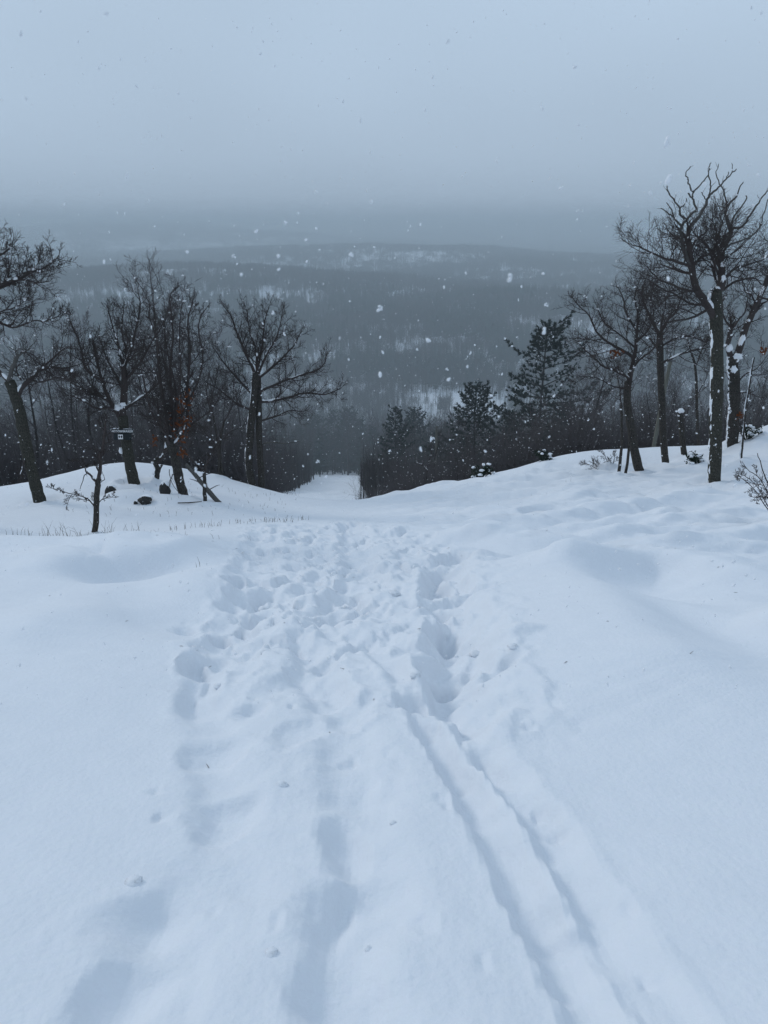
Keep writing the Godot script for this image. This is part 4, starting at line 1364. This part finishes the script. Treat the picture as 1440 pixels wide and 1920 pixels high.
# a white pine: tiers of long limbs that turn up at the tips, tufted with needles
func pine_shapes(h: float, wide: float, tuft: float, bare: float) -> Array:
	var wood := Shape.new()
	var green := Shape.new()
	var snow := Shape.new()
	var trunk := PackedVector3Array([Vector3(0, -0.6, 0), Vector3(0.04, h * 0.3, 0.03), Vector3(-0.05, h * 0.65, 0), Vector3(0.02, h * 0.99, 0)])
	trunk = curve(trunk, 4, 0.02)
	wood.tube(trunk, tapered(0.012 * h + 0.03, 0.02, trunk.size()), 8)
	var y := h * bare
	var lean := rv() * 0.15
	while y < h * 0.985:
		var t := y / h
		var prof := wide * (0.25 + 0.95 * pow(sin(clampf(1.0 - t, 0.0, 1.0) * 1.75), 1.1)) * rng.randf_range(0.75, 1.1)
		var count := rng.randi_range(4, 6)
		var a0 := rng.randf() * TAU
		for k in count:
			if rng.randf() < 0.13:
				continue
			var a := a0 + TAU * k / count + rng.randf_range(-0.3, 0.3)
			var length := maxf(prof * rng.randf_range(0.55, 1.3) * (1.0 + lean.x * cos(a)), 0.35)
			var out := Vector3(cos(a), 0, sin(a))
			var b := Vector3(0, y, 0)
			var rise := lerpf(-0.02, 0.65, t * t)
			var pts := PackedVector3Array([b, b + out * length * 0.4 + Vector3(0, length * rise * 0.35, 0), b + out * length * 0.75 + Vector3(0, length * (rise * 0.7 - 0.02), 0), b + out * length + Vector3(0, length * (rise + 0.10), 0)])
			wood.tube(pts, tapered(0.012 + 0.012 * length, 0.006, 4), 4)
			var n := maxi(int(length * 9.0 / tuft), 3)
			for q in n:
				var f := lerpf(0.22, 1.0, pow((q + rng.randf()) / n, 0.8))
				var g := minf(f * 3.0, 2.999)
				var at := pts[int(g)].lerp(pts[int(g) + 1], g - int(g))
				var side := out.cross(Vector3.UP) * rng.randf_range(-1, 1) * length * 0.28 * (1.15 - f * 0.6)
				at += side + Vector3(0, rng.randf_range(-0.03, 0.12), 0) + out * absf(side.length()) * 0.35
				var axis := (out * 0.7 + side.normalized() * 0.5 + Vector3(0, 0.55, 0) + rv() * 0.3).normalized()
				needle_tuft(green, at, axis, 0.2 * tuft * rng.randf_range(0.8, 1.4), 14)
				if rng.randf() < 0.02:
					snow.blob(at + Vector3(0, 0.05, 0), Vector3(0.13, 0.04, 0.08) * rng.randf_range(0.6, 1.3), q + k * 31, 0.3)
		y += lerpf(0.55, 0.3, t) * (h / 13.0) * rng.randf_range(0.8, 1.25)
	for k in 5:
		needle_tuft(green, Vector3(0, h * (0.96 + 0.012 * k), 0), (Vector3.UP + rv() * 0.4).normalized(), 0.25 * tuft, 8)
	return [wood.mesh(), green.mesh(), snow.mesh()]

func needle_tuft(s: Shape, at: Vector3, axis: Vector3, size: float, count: int) -> void:
	for k in count:
		var dir := (axis + rv() * 0.75).normalized()
		var w := dir.cross(rv()).normalized() * size * 0.13
		var b := at - axis * size * 0.3
		s.tri_n(b - w, b + w, b + dir * size, (dir + Vector3.UP).normalized())

func build_pines() -> void:
	var kinds := []
	for q in [[15.0, 4.7, 1.4, 0.2], [12.0, 3.6, 1.35, 0.12], [14.0, 3.0, 1.4, 0.15], [16.0, 3.4, 1.5, 0.1]]:
		kinds.append(pine_shapes(q[0], q[1], q[2], q[3]))
	# [kind, x, height of the top, d, turn, label]
	for p in [
		[0, 12.63, -5.83, 60.0, 0.4, "tallest dark green pine right of the run with tiered limbs"],
		[1, 7.83, -11.42, 64.0, 1.6, "dark pine just left of the tallest pine, half its height"],
		[2, 1.29, -17.33, 82.0, 2.4, "lone dark pine near the run whose limbs reach to the left"],
		[1, 4.90, -26.07, 118.0, 0.9, "hazy pointed pine right behind the lone dark pine"],
		[3, 12.37, -15.39, 72.0, 3.3, "low pine between the tallest pine and its half-height neighbour"],
		[2, 16.11, -13.49, 66.0, 4.6, "low pine standing close on the right of the tallest pine"],
		[3, -14.61, -48.81, 215.0, 0.2, "hazy pine at the foot of the run, left of its end"],
		[1, -10.94, -50.83, 225.0, 1.2, "hazy pine directly above the end of the run"],
		[0, -19.11, -47.96, 205.0, 2.2, "hazy pine behind the saplings on the left of the run"],
		[3, -6.63, -48.87, 205.0, 5.2, "hazy pine right of the end of the run"],
		[2, -21.90, -46.85, 190.0, 3.2, "hazy pine left of the run with snow on its limbs"],
		[3, -2.74, -47.13, 190.0, 4.2, "hazy pine between the end of the run and the lone dark pine"],
		[0, 6.53, -23.82, 95.0, 0.7, "low dark pine between the lone pine and the grey pole"],
		[1, 11.24, -31.74, 130.0, 2.9, "hazy low pine behind the grey pole"],
	]:
		var d: float = p[3]
		var g := ground(p[1], d)
		var h: float = p[2] - g.y
		var k: Array = kinds[p[0]]
		var full: float = [15.0, 12.0, 14.0, 16.0][p[0]]
		var o := thing("pine_tree", p[5], "pine tree", g, "pines below the hilltop")
		o.scale = Vector3.ONE * (h / full)
		o.rotation.y = p[4]
		part("trunk", k[0], M["oak_bark"], o)
		part("crown", k[1], M["needles"], o)
		stuff(part("clinging_snow", k[2], M["clinging_snow"], o))

# ------------------------------------------------------------------ woods below the crest

func bare_tree_shapes(h: float, r: float, spread: float, stems := 1) -> Array:
	var wood := Shape.new()
	var crown := Shape.new()
	for q in stems:
		var base := Vector3(0, -0.5, 0) + (rv() * 0.25 * Vector3(1, 0, 1) if stems > 1 else Vector3.ZERO)
		var tip := Vector3(rng.randf_range(-0.12, 0.12) * h, h * rng.randf_range(0.8, 0.9), rng.randf_range(-0.12, 0.12) * h)
		var line := curve(PackedVector3Array([base, base.lerp(tip, 0.3) + rv() * 0.04 * h, base.lerp(tip, 0.65) + rv() * 0.05 * h, tip]), 4, 0.02)
		wood.tube(line, tapered(r, r * 0.22, line.size(), 0.06), 7)
		var count := 13
		for k in count:
			var t := lerpf(0.22, 0.98, (k + rng.randf()) / count)
			var g := t * (line.size() - 1)
			var i := mini(int(g), line.size() - 2)
			var at := line[i].lerp(line[i + 1], g - i)
			var a := rng.randf() * TAU
			var dir := Vector3(cos(a), lerpf(0.3, 1.3, t), sin(a)).normalized()
			grow(crown, at, dir, spread * h * rng.randf_range(0.3, 0.5) * (1.15 - 0.55 * t), r * lerpf(0.42, 0.16, t), 3 if k % 2 == 0 else 2, 0.16, 0.25, 0.8)
		grow(crown, tip, Vector3.UP, spread * h * 0.25, r * 0.2, 2)
	return [wood.mesh(), crown.mesh()]

func build_thicket() -> void:
	var kinds := []
	for q in [[8.0, 0.11, 0.75, 1, "single-trunked bare tree"], [7.0, 0.09, 0.9, 1, "wide-crowned bare tree"], [9.0, 0.12, 0.6, 1, "narrow upright bare tree"], [6.0, 0.05, 0.8, 3, "three-stemmed bare tree"], [7.5, 0.06, 0.6, 2, "two-stemmed bare tree"], [8.5, 0.1, 0.8, 1, "spreading bare tree"], [7.5, 0.06, 0.5, 1, "slender pale-trunked tree"]]:
		var b := bare_tree_shapes(q[0], q[1], q[2], q[3])
		var o := Node3D.new()
		o.name = "bare_tree"
		part("trunk", b[0], M["pale_bark" if String(q[4]).contains("pale") else "oak_bark"], o)
		part("crown", b[1], M["thicket_twig"], o)
		var sn := Shape.new()
		dust(sn, b[1], 30, 0.015, 0.045)
		stuff(part("clinging_snow", sn.mesh(), M["clinging_snow"], o))
		o.set_meta("category", "tree")
		kinds.append([o, q[0], q[4]])
	var r := RandomNumberGenerator.new()
	r.seed = 99
	var made := 0
	var tries := 0
	while made < 200 and tries < 8000:
		tries += 1
		var d := lerpf(29.0, 92.0, pow(r.randf(), 1.35))
		var x := r.randf_range(-0.62, 0.62) * (d + 2.0)
		var a := x / d
		if a > -0.165 and r.randf() > smoothstep(-0.025, 0.05, a):
			continue
		if d > 55.0 and absf(x - trail_x(d)) < 6.5:
			continue
		var h := r.randf_range(6.5, 10.0)
		var where := "behind the left knoll"
		if a > -0.03:
			where = "below the right crest"
			h = r.randf_range(3.0, 5.0) + 0.022 * (d - 30.0)
			if a > 0.27:
				h += 3.0
			if a < 0.2:
				h *= 0.8
		var k: Array = kinds[r.randi() % kinds.size()]
		var o := copy_of(k[0], ground(x, d), r.randf() * TAU, h / k[1], ("" if k[2].contains("pale") else "dark ") + k[2] + " " + where + (", near the crest" if d < 45.0 else ", further down"), "bare trees crowded " + where)
		made += 1
	for k in kinds:
		k[0].free()
	# the brush of thin stems between them
	var stem := Shape.new()
	for q in 9:
		var b := rv() * 0.7 * Vector3(1, 0, 1)
		grow(stem, b - Vector3(0, 0.3, 0), (Vector3.UP + rv() * 0.22).normalized(), rng.randf_range(2.0, 3.6), rng.randf_range(0.016, 0.034), 2, 0.1, 0.16, 0.8)
	var spots: Array[Transform3D] = []
	var left_spots: Array[Transform3D] = []
	for i in 4600:
		var d := lerpf(27.5, 120.0, pow(r.randf(), 1.25))
		var x := r.randf_range(-0.62, 0.62) * (d + 2.0)
		var a := x / d
		if a > -0.165 and d < 80.0 and r.randf() > smoothstep(-0.07, 0.05, a):
			continue
		if absf(x - trail_x(d)) < 4.6 and d > 50.0:
			continue
		var s := r.randf_range(0.35, 1.25) * (1.0 if d < 60.0 else 1.25) * lerpf(0.55, 1.0, smoothstep(-0.05, 0.08, a) if a > -0.1 else 1.0)
		if a > -0.03 and a < 0.22:
			s *= 0.75
		if d > 50.0:
			s *= lerpf(0.35, 1.0, smoothstep(4.6, 13.0, absf(x - trail_x(d))))
		var tr := Transform3D(Basis(Vector3.UP, r.randf() * TAU).scaled(Vector3.ONE * s), ground(x, d))
		(left_spots if a < -0.1 else spots).append(tr)
	var stem_mesh := stem.mesh()
	var caught := Shape.new()
	dust(caught, stem_mesh, 7, 0.012, 0.035)
	var caught_mesh := caught.mesh()
	scatter("brush", "dense brown brush of thin bare stems below the crest on the right", stem_mesh, M["thicket_twig"], spots)
	scatter("brush", "dense brown brush of thin bare stems behind the knoll on the left", stem_mesh, M["thicket_twig"], left_spots)
	scatter("brush_snow", "bits of snow caught in the brush on the right", caught_mesh, M["clinging_snow"], spots)
	scatter("brush_snow", "bits of snow caught in the brush on the left", caught_mesh, M["clinging_snow"], left_spots)
	# straight saplings at the left edge of the run, far down
	var sap := Shape.new()
	for q in 7:
		var b := rv() * 0.8 * Vector3(1, 0, 1)
		var top := b + Vector3(rng.randf_range(-0.3, 0.3), rng.randf_range(3.5, 6.0), rng.randf_range(-0.3, 0.3))
		sap.tube(PackedVector3Array([b - Vector3(0, 0.4, 0), b.lerp(top, 0.5) + rv() * 0.1, top]), PackedFloat32Array([0.05, 0.04, 0.015]), 4)
		for e in 5:
			grow(sap, b.lerp(top, rng.randf_range(0.45, 1.0)), (Vector3.UP + rv() * 0.6).normalized(), rng.randf_range(0.6, 1.3), 0.018, 1, 0.1, 0.2, 0.7)
	var edge: Array[Transform3D] = []
	for i in 230:
		var d := r.randf_range(82.0, 150.0)
		var x := trail_x(d) - 4.6 - absf(r.randfn(0.0, 5.0))
		edge.append(Transform3D(Basis(Vector3.UP, r.randf() * TAU).scaled(Vector3.ONE * r.randf_range(0.7, 1.2)), ground(x, d)))
	for i in 120:
		var d := r.randf_range(52.0, 120.0)
		var x := trail_x(d) + 4.6 + absf(r.randfn(0.0, 3.0))
		edge.append(Transform3D(Basis(Vector3.UP, r.randf() * TAU).scaled(Vector3.ONE * r.randf_range(0.6, 0.9)), ground(x, d)))
	scatter("sapling_brush", "straight grey saplings crowding both edges of the run far below", sap.mesh(), M["far_wood"], edge)

# bits of snow caught on a plant's branches
func dust(s: Shape, plant: ArrayMesh, count: int, lo: float, hi: float) -> void:
	var v: PackedVector3Array = plant.surface_get_arrays(0)[Mesh.ARRAY_VERTEX]
	for k in count:
		var r := rng.randf_range(lo, hi)
		s.blob(v[rng.randi() % v.size()] + Vector3(0, r * 0.2, 0), Vector3(r * rng.randf_range(0.8, 2.0), r * 0.55, r), rng.randi(), 0.3, 3, 5)

func scatter(called: String, label: String, mesh: Mesh, m: Material, spots: Array[Transform3D]) -> void:
	var mm := MultiMesh.new()
	mm.transform_format = MultiMesh.TRANSFORM_3D
	mm.mesh = mesh
	mm.instance_count = spots.size()
	for i in spots.size():
		mm.set_instance_transform(i, spots[i])
	var o := MultiMeshInstance3D.new()
	o.name = numbered(called)
	o.multimesh = mm
	o.material_override = m
	add_child(o)
	o.set_meta("kind", "stuff")
	o.set_meta("label", label)
	o.set_meta("category", "woods" if called != "falling_snow" else "snow")

# ------------------------------------------------------------------ poles and cables

func pole(label: String, x: float, top: float, d: float, r: float, lean := 0.0) -> Vector3:
	var tip := Vector3(x, top, -d)
	var g := ground(tip.x - lean, d)
	var o := thing("utility_pole", label, "pole", g, "weathered poles beside the run")
	var s := Shape.new()
	var e := tip - g
	s.tube(PackedVector3Array([Vector3(0, -0.6, 0), e * 0.5, e]), PackedFloat32Array([r, r * 0.9, r * 0.8]), 10, true)
	part("shaft", s.mesh(), M["pole_wood"], o)
	var c := Shape.new()
	c.tube(PackedVector3Array([e + Vector3(-0.12, -0.15, r), e + Vector3(0.12, -0.15, r)]), PackedFloat32Array([0.03, 0.03]), 6, true)
	part("bracket", c.mesh(), M["cable"], o)
	return tip

func cable(label: String, a: Vector3, b: Vector3, sag: float, r: float) -> void:
	var s := Shape.new()
	var pts := PackedVector3Array()
	for i in 25:
		var t := i / 24.0
		pts.append((b - a) * t - Vector3(0, sag * 4.0 * t * (1.0 - t), 0))
	var rad := PackedFloat32Array()
	rad.resize(25)
	rad.fill(r)
	s.tube(pts, rad, 5)
	var o := part("cable", s.mesh(), M["cable"], self)
	o.position = a
	tag(o, label, "cable")

func build_poles() -> void:
	var a := pole("grey pole standing in the woods below the crest, left end of the long sagging cable", 4.14, -13.28, 58.0, 0.11)
	var b := pole("pole half hidden among trees at the right end of the long sagging cable", 11.58, -8.65, 44.0, 0.1)
	cable("thin cable sagging in front of the dark pines", a + Vector3(0, -0.15, 0.1), b + Vector3(0, -0.15, 0.1), 1.0, 0.016)
	var c := pole("leaning weathered grey pole beside the slender oak", 9.96, -2.69, 26.5, 0.075, 0.25)
	cable("thin cable sagging from the leaning pole behind the tallest oak", c + Vector3(0, -0.12, 0.06), c + Vector3(5.2, 0.3, -1.5), 0.75, 0.011)
	pole("pole at the right edge holding the end of the short cable", 15.57, -2.69, 28.0, 0.075)

# ------------------------------------------------------------------ the valley's woods

func far_tree(h: float, limbs: int, kids: int, thick: float) -> ArrayMesh:
	var s := Shape.new()
	s.tube(PackedVector3Array([Vector3(0, -0.5, 0), Vector3(0.1, h * 0.5, 0), Vector3(-0.1, h * 0.95, 0)]), PackedFloat32Array([0.2 * thick, 0.14 * thick, 0.03]), 4)
	for k in limbs:
		var t := lerpf(0.4, 0.95, (k + 0.5) / limbs)
		var a := rng.randf() * TAU
		var dir := Vector3(cos(a), 0.9 + t * 0.6, sin(a)).normalized()
		var length := h * 0.32 * (1.25 - 0.7 * t)
		var p := Vector3(0, h * t, 0)
		s.tube(PackedVector3Array([p, p + dir * length]), PackedFloat32Array([0.07 * thick, 0.025 * thick]), 3)
		for q in kids:
			var u := rng.randf_range(0.3, 1.0)
			var d2 := (dir + rv() * 0.8 + Vector3.UP * 0.2).normalized()
			var b := p + dir * length * u
			s.tube(PackedVector3Array([b, b + d2 * length * 0.45]), PackedFloat32Array([0.035 * thick, 0.012 * thick]), 3)
	return s.mesh()

func far_conifer(h: float, tiers: int) -> ArrayMesh:
	var s := Shape.new()
	s.tube(PackedVector3Array([Vector3(0, -0.5, 0), Vector3(0, h * 0.97, 0)]), PackedFloat32Array([0.2, 0.04]), 4)
	for k in tiers:
		var t := lerpf(0.16, 0.98, float(k) / (tiers - 1))
		var n := 6
		for q in n:
			var a := TAU * (q + rng.randf()) / n
			var r := h * 0.19 * (1.06 - t) * rng.randf_range(0.6, 1.25) + 0.2
			var o := Vector3(cos(a), 0, sin(a))
			var b := Vector3(0, h * t, 0)
			var tip := b + o * r - Vector3(0, r * 0.25, 0)
			var w := o.cross(Vector3.UP) * r * 0.33
			s.tri(b + Vector3(0, r * 0.25, 0), b + o * r * 0.6 + w, tip)
			s.tri(b + Vector3(0, r * 0.25, 0), tip, b + o * r * 0.6 - w)
			s.tri(b - Vector3(0, r * 0.1, 0), tip, b + o * r * 0.6 + w)
	return s.mesh()

func cluster(m: ArrayMesh, count: int, spread: float) -> ArrayMesh:
	var st := SurfaceTool.new()
	for k in count:
		var o := rv() * spread
		o.y = 0
		st.append_from(m, 0, Transform3D(Basis(Vector3.UP, rng.randf() * TAU).scaled(Vector3.ONE * rng.randf_range(0.7, 1.15)), o))
	return st.commit()

func wooded(x: float, d: float) -> float:
	# 0 open snow .. 1 dense
	var f := 0.66 + 1.6 * land.get_noise_2d(x * 2.2 + 400.0, d * 3.6) + 1.6 * land.get_noise_2d(x * 7.0, d * 10.0) + 1.0 * land.get_noise_2d(x * 24.0, d * 26.0)
	if d > 640.0 and d < 800.0 and x > -130.0 and x < 160.0:
		f *= 0.8
	# the clearing on the far rise, and the open strip on the farthest hill
	var a := (x - 40.0 - (2760.0 - d) * 0.4) / 250.0
	var b := (d - 2700.0) / 150.0
	if a * a + b * b < 0.75 + 1.8 * land.get_noise_2d(x * 12.0, d * 16.0):
		return 0.12
	if d > 2150.0 and d < 2480.0 and x > -620.0 and x < 60.0:
		f *= 0.5
	if d > 3650.0 and d < 4050.0 and x > -1350.0 and x < -420.0:
		f *= 0.2
	return clampf(f, 0.07, 1.0)

func build_valley_forest() -> void:
	var r := RandomNumberGenerator.new()
	r.seed = 7
	var hard := [cluster(far_tree(15.0, 15, 4, 1.15), 4, 5.5), cluster(far_tree(14.0, 14, 4, 1.15), 4, 5.5), cluster(far_tree(16.0, 16, 4, 1.15), 3, 5.0)]
	var fir := [far_conifer(17.0, 13), cluster(far_conifer(18.0, 13), 2, 4.0)]
	var mid := [cluster(far_tree(15.0, 12, 3, 1.6), 10, 11.0), cluster(far_tree(14.0, 12, 3, 1.6), 9, 10.0)]
	var mid_fir := [cluster(far_conifer(17.0, 9), 4, 7.0), cluster(far_conifer(20.0, 9), 2, 5.0)]
	var far_ := [cluster(far_tree(15.0, 9, 2, 2.6), 22, 20.0), cluster(far_tree(15.0, 9, 2, 2.6), 26, 22.0)]
	var zones := [
		["hillside_forest", "bare grey forest covering the slope below the run", 92.0, 620.0, 6000, hard, fir, 0.10],
		["valley_forest", "bare grey forest across the valley floor", 600.0, 1600.0, 42000, hard, fir, 0.22],
		["far_forest", "hazy forest on the far rises", 1580.0, 3000.0, 34000, mid, mid_fir, 0.14],
		["distant_forest", "faint forest on the farthest hills", 3000.0, 7400.0, 60000, far_, mid_fir, 0.06],
	]
	for z in zones:
		var lists := {}
		for i in z[4]:
			var d0: float = z[2]
			var d1: float = z[3]
			var d := sqrt(lerpf(d0 * d0, d1 * d1, pow(r.randf(), 1.0)))
			var x := r.randf_range(-0.6, 0.6) * (d + 15.0)
			if d < 225.0 and absf(x - trail_x(d)) < 5.5:
				continue
			if d < 80.0 and x / d > -0.165 and x / d < -0.03:
				continue
			if r.randf() > (wooded(x, d) if d > 500.0 else 1.0):
				continue
			var share: float = z[7]
			share *= 1.0 + 6.0 * land.get_noise_2d(x * 3.0 - 900.0, d * 4.0)
			if d > 820.0 and d < 1500.0:
				share *= 2.2
			var kind: Array = z[6] if r.randf() < share else z[5]
			var mesh: Mesh = kind[r.randi() % kind.size()]
			var s := r.randf_range(0.7, 1.15)
			if kind == z[6] and d > 700.0:
				s *= 1.25
			if d < 300.0:
				s *= lerpf(0.55, 1.0, smoothstep(90.0, 260.0, d))
			if not lists.has(mesh):
				var fresh: Array[Transform3D] = []
				lists[mesh] = fresh
			lists[mesh].append(Transform3D(Basis(Vector3.UP, r.randf() * TAU).scaled(Vector3(s, s, s)), ground(x, d)))
		for m in lists:
			scatter(z[0] if z[5].has(m) else z[0].replace("forest", "evergreens"), z[1] if z[5].has(m) else z[1].replace("bare grey forest", "dark evergreens").replace("forest", "evergreens"), m, M["far_wood"] if z[5].has(m) else M["far_needles"], lists[m])

# ------------------------------------------------------------------ falling snow

func build_snowfall() -> void:
	var r := RandomNumberGenerator.new()
	r.seed = 31
	var s := Shape.new()
	s.blob(Vector3.ZERO, Vector3(1.0, 0.7, 0.8), 2, 0.35, 3, 6)
	s.blob(Vector3(0.9, 0.4, 0.2), Vector3(0.6, 0.6, 0.5), 6, 0.35, 3, 5)
	var spots: Array[Transform3D] = []
	while spots.size() < 6500:
		var d := lerpf(1.3, 18.0, pow(r.randf(), 0.75))
		var p := Vector3(r.randf_range(-0.6, 0.6) * d, 0, -d)
		p.y = 1.6 + d * r.randf_range(-0.7, 0.27)
		if p.y < height(p.x, d) + 0.1:
			continue
		var size := r.randf_range(0.0014, 0.0044) * (1.0 if r.randf() < 0.93 else 1.6)
		var b := Basis(Vector3(r.randf() - 0.5, r.randf() - 0.5, r.randf() - 0.5).normalized(), r.randf() * TAU).scaled(Vector3(1, r.randf_range(1.0, 1.7), 1) * size)
		spots.append(Transform3D(b, p))
	scatter("falling_snow", "small snowflakes falling through the air", s.mesh(), M["clinging_snow"], spots)
	var c := Shape.new()
	for k in 7:
		c.blob(Vector3(sin(k * 2.4) * 0.7, cos(k * 1.7) * 0.8, sin(k * 3.9) * 0.6), Vector3(0.62, 0.5, 0.55) * (0.8 + 0.15 * (k % 3)), k * 3, 0.4, 5, 7)
	var first: Node3D = null
	for q in [[-0.010, 1.408, 1.9, 0.0063, "largest clumped snowflake, falling in front of the middle of the valley"], [-0.451, 1.509, 2.4, 0.0049, "clumped snowflake falling left of the far clearing"], [0.497, 1.368, 2.4, 0.0049, "clumped snowflake falling above the tallest pine"], [-0.327, 1.355, 2.3, 0.0049, "clumped snowflake falling over the fan-shaped oak's top"], [0.191, 1.524, 1.2, 0.0049, "pale snowflake falling high above the tallest pine"], [0.331, 1.393, 1.6, 0.0063, "snowflake falling right beside the tip of the tallest pine"], [-0.284, 1.307, 2.2, 0.0042, "snowflake falling before the fan-shaped oak's crown"], [0.167, 0.918, 2.5, 0.0042, "snowflake falling beside the top of the grey pole"], [-0.200, 0.928, 2.2, 0.0042, "snowflake falling above the lower end of the run"], [-0.855, 1.397, 2.6, 0.0042, "snowflake falling over the knoll's treetops on the left"], [0.129, 1.141, 3.0, 0.0042, "snowflake falling before the dark middle woods"], [0.265, 1.028, 3.2, 0.0049, "snowflake falling left of the tallest pine before the woods"]]:
		var at := Vector3(q[0], q[1], -float(q[2]))
		if first == null:
			first = part("snowflake", c.mesh(), M["clinging_snow"], self)
			first.position = at
			first.scale = Vector3.ONE * q[3]
			tag(first, q[4], "snowflake", "large snowflakes falling near the viewer")
		else:
			copy_of(first, at, r.randf() * TAU, q[3], q[4], "large snowflakes falling near the viewer")

# squalls of snow hanging over the slope and veiling the far hills
func snow_cloud(label: String, from_: float, to: float, low: float, high: float, wide: float, density: float) -> void:
	var v := FogVolume.new()
	v.name = numbered("snow_cloud")
	v.shape = RenderingServer.FOG_VOLUME_SHAPE_BOX
	v.size = Vector3(wide, high - low, to - from_)
	v.position = Vector3(0, (low + high) * 0.5, -(from_ + to) * 0.5)
	var m := FogMaterial.new()
	m.density = density
	m.albedo = Color(0.93, 0.97, 1.0)
	v.material = m
	add_child(v)
	v.set_meta("kind", "stuff")
	v.set_meta("label", label)

func build_snow_clouds() -> void:
	snow_cloud("veil of blowing snow over the slope just below the hilltop", 23.0, 230.0, -95.0, 14.0, 330.0, 0.0011)
	snow_cloud("low cloud of falling snow over the middle of the valley", 1500.0, 8000.0, -255.0, 10.0, 10900.0, 0.00017)
	snow_cloud("low cloud of falling snow veiling the far rises", 2400.0, 8200.0, -260.0, 70.0, 11000.0, 0.00026)
	snow_cloud("low cloud of falling snow veiling the skyline", 3300.0, 8300.0, -265.0, 120.0, 11100.0, 0.0001)
	snow_cloud("cloud of falling snow hanging above the skyline", 3700.0, 8400.0, -270.0, 200.0, 11200.0, 0.00005)
	snow_cloud("thin cloud of falling snow high above the skyline", 4100.0, 8500.0, -275.0, 320.0, 11300.0, 0.00003)
